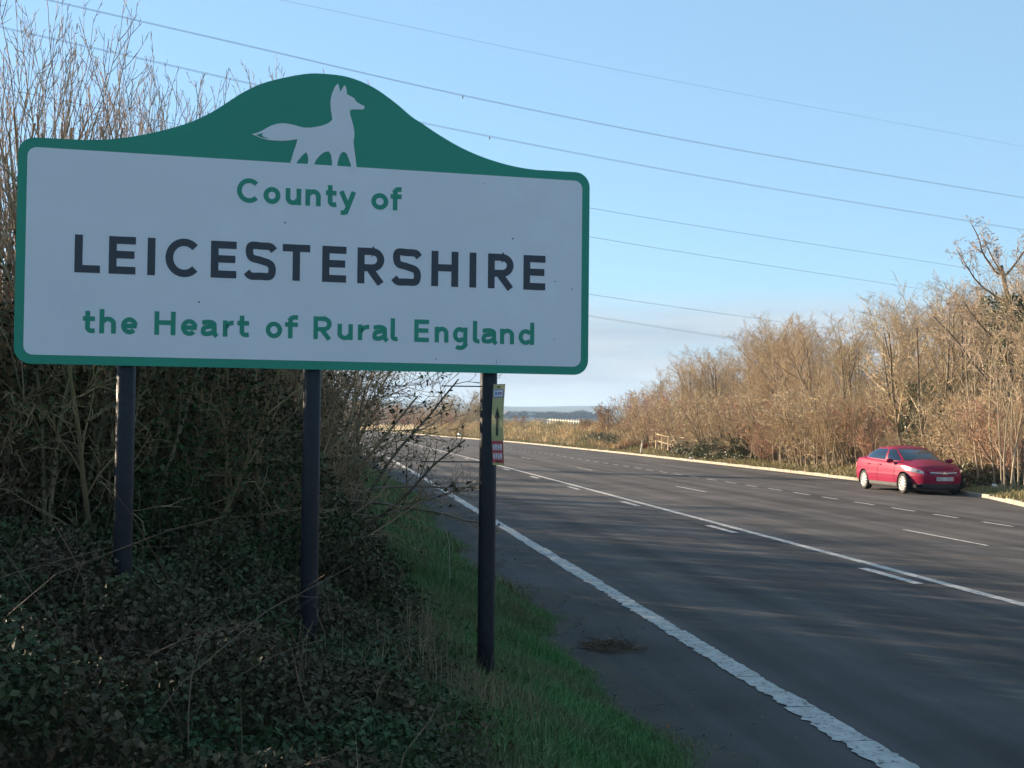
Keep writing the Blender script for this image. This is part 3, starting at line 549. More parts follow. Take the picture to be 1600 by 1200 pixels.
# scrub under the trees
sc = [(1000, 24, 628), (1026, 23.6, 612), (1050, 24, 606), (1074, 23.2, 618), (1100, 23.6, 612), (1124, 23.2, 606), (1150, 23.6, 612), (1176, 23.2, 596), (1204, 23.4, 606), (1232, 23.6, 600), (1260, 23.2, 606), (1290, 23.6, 596), (1320, 23.4, 600), (1350, 23.6, 596), (1384, 23.6, 612), (1412, 23.8, 660), (1462, 23.4, 655), (1492, 23.2, 606), (1528, 23, 600), (1562, 22.6, 606), (1600, 22.4, 600)]
for i, (px, X, tp) in enumerate(sc):
    x, y = rpos(px, X+random.uniform(-.2, .5)); z = float(right_z(x, y)); plant('scrub%d' % (2 if i % 6 == 2 else i % 2), 'scrub_bush', (x, y, z-.1), height_for(tp, x, y)-z, wide=1.2, label='%s dense twiggy bush from the left at the foot of the wood' % ORD[i], cat='bush', group='scrub at the foot of the wood')
for i, (px, X, tp) in enumerate([(1020, 28, 600), (1060, 28, 590), (1100, 28, 590), (1140, 28, 585), (1180, 28, 575), (1220, 28, 580), (1260, 28, 580), (1300, 28, 575), (1340, 28, 565), (1380, 28, 560), (1420, 28, 560), (1460, 28, 560), (1500, 28, 560), (1545, 28, 550), (1590, 28, 545)]):
    x, y = rpos(px, X); z = float(right_z(x, y)); plant('scrub%d' % (i % 2), 'scrub_bush', (x, y, z-.1), height_for(tp, x, y)-z, wide=.95, label='%s tall brown thicket bush from the left between the tree rows' % ORD[i], cat='bush', group='thicket between the tree rows')
x, y = rpos(1196, 22.4); z = float(right_z(x, y)); plant('scrub2', 'red_twig_bush', (x, y, z-.05), 2.3, wide=.8, label='reddish twiggy bush by the kerb left of the red car', cat='bush')
# pale saplings along the front
for i, px in enumerate([1118, 1152, 1172, 1214, 1226, 1236, 1247, 1258, 1266, 1277, 1288, 1298, 1309, 1320, 1330, 1345, 1362, 1512, 1534, 1548, 1560, 1571, 1578, 1590, 1600]):
    X = (22.3 if px < 1400 else 21.4)+random.uniform(-.3, .9); x, y = rpos(px, X); z = float(right_z(x, y)); hh = random.uniform(3.6, 5.6) if px < 1400 else random.uniform(4.4, 6.4)
    plant('sapling%d' % (i % 4), 'sapling', (x, y, z-.05), hh, label=('%s thin pale sapling from the left, left of the red car' % ORD[i] if px < 1400 else '%s pale slender sapling to the right of the red car' % ORD[i-17]), cat='sapling', group=('saplings left of the car' if px < 1400 else 'saplings right of the car'))
# shorter bushes where the wood runs out, and the far trees
x, y = rpos(1012, 25); z = float(right_z(x, y)); plant('scrub2', 'rounded_bush', (x, y, z), height_for(608, x, y)-z, wide=1.1, label='dull red rounded bush at the left end of the wood', cat='bush')
x, y = rpos(985, 27); z = float(right_z(x, y)); plant('scrub0', 'rounded_bush', (x, y, z), height_for(614, x, y)-z, wide=1.1, label='brown rounded bush between the red bush and the orange-leaved one', cat='bush')
x, y = rpos(950, 25.5); z = float(right_z(x, y)); plant('leafy', 'leafy_bush', (x, y, z), height_for(628, x, y)-z, label='bush with dry orange leaves left of the wood', cat='bush')
x, y = rpos(918, 26); z = float(right_z(x, y)); plant('leafy', 'leafy_bush', (x, y, z), height_for(652, x, y)-z, wide=1.3, label='low spreading bush with dry orange leaves beside the dry grass bank', cat='bush')
for px, y, tp, key, lb in [(812, 165, 648, 'scrub2', 'low dark red bush on the grass bank right of the yellow sign'), (845, 185, 652, 'scrub0', 'low brown bush on the grass bank before the white fence'), (788, 170, 652, 'scrub0', 'small brown bush just behind the yellow sign')]:
    x = ratio(px)*y; z = float(right_z(x, y)); plant(key, 'bank_bush', (x, y, z), height_for(tp, x, y)-z, wide=1.5, label=lb, cat='bush')
for i, (px, y, tp) in enumerate([(752, 205, 616), (738, 212, 608), (722, 220, 610), (706, 226, 612), (694, 230, 616), (680, 245, 630), (666, 255, 632), (652, 265, 634), (640, 280, 630), (626, 290, 634), (612, 300, 628), (598, 310, 624), (584, 320, 626), (570, 330, 622), (556, 340, 620), (542, 350, 618), (528, 355, 616)]):
    x = ratio(px)*y; z = .3; plant(['ash0', 'ash1', 'scrub1'][i % 3] if i < 5 else ['scrub0', 'ash2', 'scrub2'][i % 3], 'far_tree', (x, y, z), height_for(tp, x, y)-z, wide=1.5, label='%s tree from the right in the far row where the road bends' % ORD[i], cat='tree', group='far trees at the bend')
for i, (px, y, tp) in enumerate([(745, 198, 640), (728, 204, 640), (712, 210, 642), (696, 216, 640), (678, 224, 645), (660, 232, 646)]):
    x = max(ratio(px)*y, float(kerb_x(y))+3); plant('scrub%d' % (i % 3), 'roadside_bush', (x, y, .6), height_for(tp, x, y)-.6, wide=1.7, label='%s low russet bush from the right below the far roadside trees' % ORD[i], cat='bush', group='bushes below the far trees')

# left hedge: tall shoots behind the sign, then a lower clipped-looking line of shrubs
def lpos(x, y): return (x, y, float(left_z(np.array(x), np.array(y)))-.05)
for px, y, tp, key, lb in [(20, 11.6, -30, 'elder0', 'tall pale-stemmed bush at the far left edge'), (88, 12.4, -25, 'elder1', 'tall pale-stemmed bush rising over the left end of the sign'), (175, 14.0, 100, 'elder2', 'thin pale-stemmed bush just right of the tall one, over the sign'), (268, 13.4, 55, 'elder0', 'pale-stemmed bush with a crooked shoot above the left shoulder of the sign'), (395, 16.0, 92, 'elder1', 'bush of which a few shoots show left of the sign arch'), (-70, 12.5, -60, 'elder2', 'tall bush mostly outside the left edge'), (128, 11.0, 20, 'elder2', 'pale-stemmed bush directly behind the top left corner of the sign'), (225, 15.5, 120, 'elder1', 'shorter pale bush behind the left slope of the sign'), (320, 15.0, 108, 'elder2', 'bush whose crooked shoot ends right of the left shoulder of the sign')]:
    x = ratio(px)*y; p = lpos(x, y); plant(key, 'tall_bush', p, height_for(tp, x, y)-p[2], wide=.8, label=lb, cat='bush')
hs = [(-4.2, 10.6), (-3.0, 11.2), (-1.7, 11.4), (-.7, 12.4), (-2.6, 13.6), (-.9, 14.8), (-4.5, 13.5), (-1.6, 16.8), (-.9, 18.6), (-1.4, 21.5), (-.6, 24.5), (-1.3, 28), (-.8, 32), (-1.2, 36), (-.8, 40.5), (-1.3, 45), (-.9, 50), (-1.3, 56), (-1.0, 62), (-2.2, 22.5), (-2.4, 26), (-2.8, 18.4), (-3.2, 20.4), (-3.4, 24), (-3.2, 28), (-2.3, 30), (-2.4, 34), (-2.3, 38.5), (-2.4, 43), (-1.4, 75), (-1.3, 83), (-1.5, 92), (-1.8, 102), (-2, 113), (-2.4, 126), (-3, 140), (-3.6, 156), (-4.5, 175), (-6, 196), (-8, 220)]  # inner row past the sign added to deepen the hedge's shade on the road
for i, (x, y) in enumerate(hs):
    p = lpos(x, y); hh = (3.8 if y < 18 else 4.4 if y < 41 else 3.8 if y < 60 else 2.9)+.35*math.sin(i*2.3); lb = ('%s shrub of the dark hedge from the sign onwards' % ORD[i]) if i < 22 else ('%s further shrub of the left roadside hedge beyond the sign' % ORD[i-22])
    plant('hedge%d' % (i % 2), 'hedge_shrub', p, hh, wide=1.0 if y < 18 else .82 if y < 60 else 1.5, label=lb, cat='shrub', group='shrubs of the left hedge')
for i, (x, y, h_) in enumerate([(-6.2, 10.6, 3.8), (-7.4, 12.0, 4.0), (-6.0, 13.0, 3.2), (-8.6, 13.4, 3.4), (-10.2, 15.2, 3.6), (-7.8, 15.6, 3.4), (-5.4, 15.8, 3.3), (-3.4, 16.2, 3.3), (-3.6, 12.2, 3.0), (-2.2, 12.3, 2.9), (-1.2, 13.4, 3.1), (-.8, 12.8, 2.6), (-5.0, 11.6, 3.0)]):  # added shrubs, most out of view on the left, to shade the near bank
    plant('hedge%d' % (i % 2), 'hedge_shrub', lpos(x, y), h_, wide=1.15, label='%s shrub added behind and left of the sign to thicken the hedge and its shade' % ORD[i], cat='shrub', group='shrubs of the left hedge')
p = lpos(-2.2, 69); plant('ash0', 'bare_tree', p, 8.6, wide=1.3, label='bare tree standing in the left hedge beyond the sign', cat='tree')
# the bare branchy shrub that leans out over the road edge below the sign
sx, sy = .25, 15.0; p = lpos(sx, sy)
r_ = np.random.default_rng(5)
D = np.array([(1.0, -.1, .55), (.9, .1, .12), (.75, -.25, 1.0), (.9, .2, .30), (.35, 0, 1.0), (1.0, -.2, .05)]); P0 = np.array([(0, 0, .35), (0, .1, .5), (0, -.1, .5), (0, .2, .8), (0, 0, 0.), (0, -.2, .75)])
sk = skeleton(5, P0, [1.85, 1.75, 2.1, 1.6, 2.1, 1.6], [.025, .022, .025, .02, .03, .02], D, [dict(m=9, a=42, l=.42, r=.5, K=5, t0=.25, w=.2, up=.12), dict(m=5, a=44, l=.5, r=.6, K=4, w=.2, up=.06, t0=.15), dict(m=2, a=40, l=.5, r=.7, K=3, w=.2)], K0=9, w0=.10, up0=.03, rmin=.0038)
ms = skel_meshes('lean', sk, 1, M['bark_dark'], M['twig_hedge']); o = empty('leaning_shrub', p, label='bare shrub reaching out over the road edge below the sign', cat='shrub')
link('stems', ms[0], o); link('twigs', ms[1], o)
tp_ = sk[1][0].reshape(-1, 3); sel = tp_[r_.choice(len(tp_), 32)]; sel = np.repeat(sel, 3, 0)+r_.normal(0, .03, (96, 3)); V, Fa = leaves(r_, sel, r_.uniform(.05, .08, 96), width=.8); link('leaves', npmesh('leaves', V, Fa, M['bramble']), o)
a, b = depth_pt(655, 712, 13.5), depth_pt(703, 905, 11.5); mid = [depth_pt(672, 755, 13.2), depth_pt(690, 800, 12.6), depth_pt(702, 850, 12.0)]
MB().tube([a]+mid+[b], [.006, .006, .006, .005, .004], 5).build('hanging_stem', M['bark_dark'], None, label='single thin dark stem hanging down in front of the verge grass', cat='stem')

# brambles and grass
def hb(x, y):                                            # height of the bramble top above the ground
    t = 1-sm(-1.5, 1.35, x)
    return (.05+.66*t+.12*np.sin(x*3.1+y*2.3)*t+.10*np.sin(x*5.7-y*3.3)*t)
def scatter_region(r, n, x0, x1, y0, y1): return np.stack([r.uniform(x0, x1, n), r.uniform(y0, y1, n)], 1)
r_ = np.random.default_rng(11)
q = scatter_region(r_, 165000, -4.5, 1.35, 5.0, 12.5); keep = r_.uniform(0, 1, len(q)) < .06+.94*(1-sm(-.3, 1.25, q[:, 0])); q = q[keep]
gz = left_z(q[:, 0], q[:, 1]); hh = hb(q[:, 0], q[:, 1])*(1+.5*sm(8.8, 11.5, q[:, 1])); zz_ = gz+hh*np.power(r_.uniform(0, 1, len(q)), .45)
V, Fa = leaves(r_, np.stack([q[:, 0], q[:, 1], zz_], 1), r_.uniform(.022, .055, len(q)), up=.7, width=.7)
link('bramble_leaves', npmesh('bramble_leaves', V, Fa, M['bramble']), label='dark green bramble leaves covering the bank below the sign', cat='brambles', kind='stuff')
q = scatter_region(r_, 500, -4.5, .8, 5.0, 12.0); z0 = left_z(q[:, 0], q[:, 1]); base = np.stack([q[:, 0], q[:, 1], z0], 1); ang_ = r_.uniform(0, 6.28, len(q))
P, R = grow(r_, base, np.stack([.5*np.cos(ang_), .5*np.sin(ang_), 1+0*ang_], 1), (hb(q[:, 0], q[:, 1])*1.5+.25)*r_.uniform(.6, 1.3, len(q)), np.full(len(q), .004), 8, .16, -.14, .5)
V, Q = tubes(P, R, 3); link('bramble_stems', npmesh('bramble_stems', V, Q, M['stem']), label='arching brown bramble stems among the leaves below the sign', cat='brambles', kind='stuff')
q = scatter_region(r_, 330, -4.5, 1.6, 5.0, 12.0); V, Fa = blades(r_, np.stack([q[:, 0], q[:, 1], left_z(q[:, 0], q[:, 1])], 1), r_.uniform(.3, .95, len(q))*(.45+.55*(1-sm(-1, 1.2, q[:, 0]))), .006, .35)
link('dead_stalks', npmesh('dead_stalks', V, Fa, M['straw']), label='scattered pale dead stalks on the bank below the sign', cat='stalks', kind='stuff')
def grass_area(r, n, ylo, yhi, xin, h, wd, name, lab):
    y_ = r.uniform(ylo, yhi, n); d = xin*np.power(r.uniform(0, 1, n), .9)-.04+.10*np.sin(y_*5)*np.sin(y_*1.7); x_ = edge_x(y_)-d
    cl = .6+.4*np.sin(x_*4.1+y_*2.2)*np.sin(y_*3.3-x_*1.9); P_ = np.stack([x_, y_, left_z(x_, y_)-.01], 1)
    V, Fa = blades(r, P_, h*r.uniform(.45, 1.25, n)*(.65+.5*cl)*(.45+.55*sm(-.05, .5, d)), wd, .55); link(name, npmesh(name, V, Fa, M['grass']), label=lab, cat='grass', kind='stuff')
grass_area(r_, 95000, 5.5, 16, 2.0, .14, .006, 'verge_grass', 'green grass on the near verge between the brambles and the road')
grass_area(r_, 45000, 16, 48, 2.6, .17, .012, 'verge_grass', 'green grass along the left verge below the hedge further on')
def hedge_base(r, n):
    y_ = 10.3+r.uniform(0, 1, n)**2.0*50; x_ = r.uniform(-4.6, .75, n)+.12*np.sin(y_*2); z_ = left_z(x_, y_)+(.15+(1.35+.95*(1-sm(12, 18, y_)))*(1-sm(-.9, .9, x_)))*r.uniform(0, 1, n)**.7
    V, Fa = leaves(r, np.stack([x_, y_, z_], 1), r.uniform(.03, .07, n)*(1+.025*(y_-10)), up=.6, width=.7); link('hedge_bottom', npmesh('hedge_bottom', V, Fa, M['bramble']), label='dark bramble undergrowth along the foot of the left hedge', cat='brambles', kind='stuff')
hedge_base(r_, 95000)
k = 900; cx_ = r_.choice([.55, .75, .2, .9, .35], k); cy_ = np.where(cx_ == .55, 8.2, np.where(cx_ == .75, 9.6, np.where(cx_ == .2, 7.6, np.where(cx_ == .9, 7.3, 10.6))))
q = np.stack([cx_+r_.normal(0, .16, k), cy_+r_.normal(0, .25, k)], 1); V, Fa = blades(r_, np.stack([q[:, 0], q[:, 1], left_z(q[:, 0], q[:, 1])], 1), r_.uniform(.15, .42, k), .005, .5)
link('dead_grass', npmesh('dead_grass', V, Fa, M['straw']), label='tufts of dead straw-coloured grass near the right-hand sign post', cat='grass', kind='stuff')
# right side: kerb-side grass, dry grass bank, green bramble mounds
def rgrass(n, ylo, yhi, u0_, u1_, h, wd, mt, name, lab, cat='grass', lean=.5):
    y_ = ylo+(yhi-ylo)*r_.uniform(0, 1, n)**1.2; u_ = u0_+(u1_-u0_)*r_.uniform(0, 1, n); x_ = kerb_x(y_)+u_
    cl = .7+.5*np.sin(x_*1.9+y_*.8)*np.sin(y_*1.1-x_*.7); V, Fa = blades(r_, np.stack([x_, y_, right_z(x_, y_)-.02], 1), h*np.maximum(.25, cl)*r_.uniform(.5, 1.3, n), wd, lean); link(name, npmesh(name, V, Fa, M[mt]), label=lab, cat=cat, kind='stuff')
rgrass(60000, 26, 105, .05, 2.4, .28, .02, 'grass_far', 'kerbside_grass', 'rough green and straw grass behind the lay-by kerb')
rgrass(70000, 96, 215, .9, 9, .75, .045, 'drygrass', 'dry_grass', 'tall golden dry grass on the bank beyond the lay-by')
rgrass(16000, 100, 230, .03, 1.2, .3, .04, 'grass_far', 'kerbside_grass', 'short green grass along the far kerb')
def mound(name, cx, cy, rx, ry, hgt, n, lab, mt='bramble_far'):
    a = r_.uniform(0, 6.28, n); q = np.sqrt(r_.uniform(0, 1, n)); x_ = cx+rx*q*np.cos(a); y_ = cy+ry*q*np.sin(a); z_ = right_z(x_, y_)+hgt*np.sqrt(np.maximum(.02, 1-q*q))*r_.uniform(.3, 1, n)*(1+.25*np.sin(x_*2+y_*1.4)+.15*np.sin(x_*5))
    V, Fa = leaves(r_, np.stack([x_, y_, z_], 1), r_.uniform(.06, .14, n), up=.6, width=.7); o = empty(name, (0, 0, 0), label=lab, cat='bush'); link('leaves', npmesh('leaves', V, Fa, M[mt]), o)
    k = 120; P, R = grow(r_, np.stack([r_.uniform(cx-rx*.7, cx+rx*.7, k), r_.uniform(cy-ry*.7, cy+ry*.7, k), np.full(k, .2)], 1), np.stack([r_.normal(0, .4, k), r_.normal(0, .4, k), np.ones(k)], 1), np.full(k, hgt*1.5), np.full(k, .012), 6, .15, -.1); V, Q = tubes(P, R, 3); link('stems', npmesh('stems', V, Q, M['stem']), o)
for px, X, rx, ry, hg, lb in [(1128, 22.9, 1.6, 4.0, 1.25, 'green bramble mound left of the reddish bush by the kerb'), (1085, 22.9, 1.3, 4.5, .85, 'low green bramble mound right of the timber fence'), (1170, 23.0, 1.2, 2.2, 1.5, 'dark green bramble clump between the reddish bush and the big mound')]:
    x, y = rpos(px, X); mound('bramble_mound', x, y, rx, ry, hg, 7000, lb)
x, y = rpos(1545, 22.3); mound('bramble_mound', x, y, 1.1, 2.2, .75, 3500, 'low green growth at the nose of the red car')
x, y = rpos(940, 23.0); mound('bramble_mound', x, y, 1.6, 9, .9, 6000, 'long green bramble mound below the orange-leaved bushes')

# twig and leaf debris on the tarmac edge
q = ground_pt(955, 1012); k = 260; a = r_.uniform(0, 6.28, k); dd = np.sqrt(r_.uniform(0, 1, k)); P0 = np.stack([q[0]+.26*dd*np.cos(a), q[1]+.33*dd*np.sin(a), .012+.05*(1-dd)*r_.uniform(0, 1, k)], 1)
P, R = grow(r_, P0, np.stack([r_.normal(0, 1, k), r_.normal(0, .6, k), r_.normal(0, .12, k)], 1), r_.uniform(.06, .22, k), np.full(k, .004), 4, .2, 0.0); P[:, :, 2] = np.maximum(P[:, :, 2], .01); V, Q = tubes(P, R, 3)
link('twig_debris', npmesh('twig_debris', V, Q, M['stem']), label='dark heap of dead twigs on the tarmac edge beside the verge', cat='debris')
k = 420; P0 = np.stack([edge_x(y_ := r_.uniform(6, 30, k))+r_.uniform(-.2, 1.0, k)**2*.9, y_, np.full(k, .012)], 1); V, Fa = leaves(r_, P0, r_.uniform(.02, .05, k), up=2.5); V[:, 2] = np.maximum(V[:, 2], .009)
link('fallen_leaves', npmesh('fallen_leaves', V, Fa, M['deadleaf']), label='small dead leaves scattered along the silty road edge', cat='leaves', kind='stuff')

# timber fences
def fence(name, pts, h, post_w, rails, mt, rail_h=.075, **k):
    o = empty(name, tuple(pts[0]), **k); o0 = np.array(pts[0], float)
    for p in pts:
        p = np.array(p, float)-o0; MB().box((p[0], p[1], p[2]+h/2-.1), (post_w, post_w, h+.2), .3).build('post', mt, o)
    for i in range(len(pts)-1):
        for f_ in rails:
            a = np.array(pts[i], float)-o0; b = np.array(pts[i+1], float)-o0; off = np.array([-post_w*.62, -.02, 0]); MB().bar(a+off+(0, 0, h*f_+random.uniform(-.02, .02)), b+off+(0, 0, h*f_+random.uniform(-.02, .02)), .03, rail_h).build('rail', mt, o)
    return o
fp = [];
for px, tp, Z in ((1025.5, 674.5, 92), (1035, 677, 90), (1044.5, 679.5, 88), (1053, 681, 86), (1062, 680, 87), (1071, 681, 85)):
    p = depth_pt(px, tp, Z); fp.append((float(p[0]), float(p[1]), float(p[2])-1.15))
fence('timber_fence', fp, 1.15, .10, (.88, .45), M['timber'], label='pale timber post and rail fence in front of the wood', cat='fence')
fp = []
for i in range(13):
    p = depth_pt(856+4.1*i, 654.5+.25*i, 205-4*i); fp.append((float(p[0]), float(p[1]), float(p[2])-1.25))
fence('white_fence', fp, 1.35, .15, (.85, .45), M['white_timber'], rail_h=.05, label='whitish post and rail fence on the skyline behind the dry bank', cat='fence')
p = depth_pt(1001, 706, 88); o = empty('marker_post', (float(p[0]), float(p[1]), float(right_z(p[0], p[1]))), .2, label='leaning grey-white post with a rusty board by the kerb', cat='post')
mb = MB(); mb.bar((0, 0, -.1), (.12, 0, .78), .10, .09); mb.build('post', M['paint_grey'], o); MB().bar((.10, .02, .92), (.24, .02, .94), .06, .08).build('bracket', M['paint_grey'], o); MB().bar((.16, -.05, .62), (.52, -.02, .62), .04, .5).build('board', M['rust'], o); MB().bar((.17, 0, .90), (.50, 0, .96), .3, .03).build('lid', M['ink'], o)
def crumple(name, loc, s, lab, seed):
    bm = bmesh.new(); bmesh.ops.create_icosphere(bm, subdivisions=2, radius=1); r = random.Random(seed)
    for v in bm.verts: k = r.uniform(.6, 1.15); v.co = Vector((v.co.x*s[0]*k, v.co.y*s[1]*k, max(-.2, v.co.z)*s[2]*k))
    me = bpy.data.meshes.new(name); bm.to_mesh(me); bm.free(); me.materials.append(M['litter']); o = link(name, me, label=lab, cat='litter'); o.location = loc
x, y = rpos(1554, 21.4); crumple('plastic_bag', (x, y, float(right_z(x, y))+.12), (.13, .1, .12), 'crumpled white plastic bag at the foot of the saplings right of the car', 1)
p = ground_pt(734.5, 684); crumple('plastic_bag', (float(kerb_x(p[1]))+.6, float(p[1]), .35), (.3, .3, .3), 'white bag lying on the far kerb left of the yellow sign', 2)
p = ground_pt(1164, 721); crumple('plastic_scrap', (float(kerb_x(p[1]))+.25, float(p[1]), .16), (.18, .25, .08), 'small white scrap on the kerb by the reddish bush', 3)

# ------------------------------------------------------------------ overhead power lines
def wire(px, Z0, double, lab, rad=.022, spacers=()):
    px = crom(px, 8); pts = [depth_pt(a, b, 1.235*Z0/(1.235-(a-800)/F)) for a, b in px]; o = empty('power_line', (0, 0, 0), label=lab, cat='power line', group='overhead wires')
    for k in range(2 if double else 1):
        off = np.array([-.12, .22, .12])*(k-.5)*(1.6 if double else 0); MB().tube([p+off for p in pts], rad, 5).build('conductor', M['wire'], o)
    for s in spacers:
        p = min(pts, key=lambda q: abs(800+F*math.tan(math.atan2(q[0], q[1])-YAW)-s)); MB().box(tuple(p-np.array([0, 0, .12])), (.07, .10, .20)).build('spacer', M['post'], o)
wire([(300, -30), (440, 0), (1000, 116), (1600, 229), (1750, 255)], 115, False, 'faint topmost overhead wire crossing the upper right sky', .011)
wire([(-100, -40), (75, 0), (380, 70), (723, 149), (1130, 230), (1600, 309), (1750, 332)], 92, True, 'second overhead wire from the top, passing above the sign arch', .013, (723,))
wire([(-100, 20), (0, 42), (380, 128), (665, 193), (1110, 278), (1555, 352), (1700, 374)], 97, True, 'third overhead wire, meeting the right shoulder of the sign arch', .013, (775,))
wire([(-100, 116), (0, 137), (480, 236), (922, 325), (1500, 417), (1700, 446)], 108, False, 'fourth overhead wire, leaving the right edge of the sign at its top', .018)
wire([(-100, 162), (0, 184), (480, 282), (922, 370), (1470, 456), (1700, 490)], 112, False, 'fifth overhead wire, leaving the sign edge level with its big capitals', .018)
wire([(-100, 275), (480, 392), (922, 460), (1320, 517), (1600, 555)], 125, False, 'sixth overhead wire, leaving the lower half of the sign edge', .019)
wire([(-100, 305), (480, 425), (922, 494), (1135, 527), (1500, 578)], 132, True, 'lowest overhead wire, just above the bottom of the sign', .014)
wire([(450, 596), (560, 602), (625, 606), (700, 612)], 300, False, 'tiny far wire above the trees at the bend', .02) if False else None

# ------------------------------------------------------------------ far town
def house(px, row, Z, wd, h, lab, i):
    p = depth_pt(px, row, Z); z = float(far_z(np.array(p[0]), np.array(p[1]))); o = empty('house', (float(p[0]), float(p[1]), z), random.uniform(-.5, .5), label=lab, cat='house', group='houses of the far town')
    h = max(h, float(p[2])-z); MB().box((0, 0, h*.35), (wd, wd*.7, h*.7)).build('wall', M['house'], o)
    w2, d2, e, t = wd/2+.4, wd*.35+.4, h*.7+.003, h; MB().add([(-w2, -d2, e), (w2, -d2, e), (w2, d2, e), (-w2, d2, e), (-w2, 0, t), (w2, 0, t)], [(0, 1, 5, 4), (2, 3, 4, 5), (0, 4, 3), (1, 2, 5), (3, 2, 1, 0)]).build('roof', M['roof'], o)
    for s in (-.25, .25): MB().box((wd*s, -wd*.35-.03, h*.4), (wd*.14, .1, h*.18)).build('window', M['pane'], o)
for i, (px, row) in enumerate([(800, 645), (808, 646), (815, 645), (824, 646.5), (833, 645), (842, 645.5), (850, 646), (858, 645), (867, 647), (877, 646.5), (890, 648)]): house(px, row, 1500+40*(i % 4), 15+4*(i % 3), 8, '%s pale house from the left in the far town' % ORD[i], i)
def cone_tree(px, tp, Z, lab, wide):
    p = depth_pt(px, tp, Z); z = float(far_z(np.array(p[0]), np.array(p[1]))); h = max(6, float(p[2])-z); o = empty('dark_tree', (float(p[0]), float(p[1]), z), label=lab, cat='tree', group='dark trees of the far town')
    MB().tube([(0, 0, 0), (0, 0, h*.5)], [.5, .3], 6).build('trunk', M['bark_dark'], o); k = 900; q = r_.normal(size=(k, 3)); q = nrm(q)*np.sqrt(r_.uniform(0, 1, k))[:, None]; P_ = np.stack([q[:, 0]*wide*(1-.35*q[:, 2]), q[:, 1]*wide*(1-.35*q[:, 2]), h*.55+q[:, 2]*h*.45], 1)
    V, Fa = leaves(r_, P_, 1.6, width=.9); link('crown', npmesh('crown', V, Fa, M['wood_far']), o)
for i, (px, tp) in enumerate([(818, 643), (845, 645), (862, 643), (882, 646), (898, 644), (909, 641), (920, 646), (796, 646), (872, 648), (935, 645)]): cone_tree(px, tp, 1350, '%s dark tree along the edge of the far town' % ORD[i], 7+3*(i % 3))

# ------------------------------------------------------------------ the parked car
M['car_paint'] = mat('red_car_paint', (.21, .003, .032), .5, .1, coat=.2)
M['car_glass'] = None
def glass():
    m = bpy.data.materials.new('car_glass'); m.use_nodes = True; t = m.node_tree; t.nodes.clear()
    o = t.nodes.new('ShaderNodeOutputMaterial'); tr = t.nodes.new('ShaderNodeBsdfTransparent'); tr.inputs[0].default_value = (.42, .47, .50, 1)
    gl = t.nodes.new('ShaderNodeBsdfGlossy'); gl.inputs['Roughness'].default_value = .02; gl.inputs[0].default_value = (.9, .95, 1, 1); fr = t.nodes.new('ShaderNodeFresnel'); fr.inputs[0].default_value = 2.1
    x = t.nodes.new('ShaderNodeMixShader'); t.links.new(fr.outputs[0], x.inputs[0]); t.links.new(tr.outputs[0], x.inputs[1]); t.links.new(gl.outputs[0], x.inputs[2]); t.links.new(x.outputs[0], o.inputs[0]); return m
M['car_glass'] = glass()
M['tyre'] = mat('tyre_rubber', (.022, .022, .022), .85, .3, var=(.05, .045, .04), scale=20); M['rim'] = mat('alloy', (.42, .42, .41), .35, .5, metal=.5); M['trim'] = mat('black_trim', (.025, .025, .028), .6, .4)
M['greytrim'] = mat('grey_plastic', (.07, .066, .068), .7, .3, var=(.09, .085, .08), scale=6); M['chrome'] = mat('chrome', (.7, .7, .72), .15, .5, metal=1); M['lamp'] = mat('lamp_reflector', (.19, .20, .22), .15, .5, metal=.3, coat=1)
M['amber'] = mat('amber_lens', (.6, .18, .03), .2, .5); M['plate'] = mat('number_plate', (.5, .5, .5), .4, .4); M['seat'] = mat('seat_cloth', (.14, .13, .13), .9, .2); M['dark'] = mat('dark_inside', (.012, .012, .013), .9, .1)
rw = (18.50, 42.1); fw = (18.55, 39.45)
hd_ = math.atan2(fw[1]-rw[1], fw[0]-rw[0])                    # heading of the car
fx = np.array([math.cos(hd_), math.sin(hd_)]); lx = np.array([fx[1], -fx[0]])   # lx: the car's right-hand side direction
WB = 2.75; AF, AR = 1.36, -1.39; TW = .885
# visible wheels are on the side towards the road; that side is the car's own right-hand side
mid_f = np.array(fw); 
side = 1 if np.dot(lx, (-1, 0)) > 0 else -1
cc = mid_f-lx*side*(TW*1.12-.06)-fx*AF*1.05
car = empty('parked_car', (float(cc[0]), float(cc[1]), .006), hd_-math.pi/2, label='red saloon car parked facing us in the lay-by', cat='car'); car.scale = (1.12, 1.05, 1.04)
# local axes: y forward, x right-hand side, z up
def pw(a, n): return np.sign(a)*np.abs(a)**n
NA = 160; th = np.linspace(0, 2*np.pi, NA, endpoint=False)
def outline(th, W, Lf, Lr, nf, nr, cy=0):
    s, c = np.sin(th), np.cos(th); n = np.where(s > 0, nf, nr); return np.stack([W*pw(c, 2/n), cy+np.where(s > 0, Lf, Lr)*pw(s, 2/n)], -1)
SHY = np.array([-2.31, -2.1, -1.6, -1.0, 0, .7, 1.1, 1.5, 1.9, 2.15, 2.31]); SHZ = np.array([1.0, 1.03, 1.05, 1.02, .985, .965, .945, .905, .85, .80, .745])
def shoulder(y): return np.interp(y, SHY, SHZ)
O0 = outline(th, TW, 2.31, 2.31, 3.2, 7.0)
prof = [(.15, -.12), (.21, -.045), (.34, -.02), (.46, -.004), (.52, 0), (.56, .004), (.62, -.002)]
rings = []
for z, ins in prof:
    k = 1+ins/TW; rings.append(np.column_stack([O0[:, 0]*k, O0[:, 1]*(1+ins/2.31*.9), np.full(NA, z)]))
sh = shoulder(O0[:, 1])
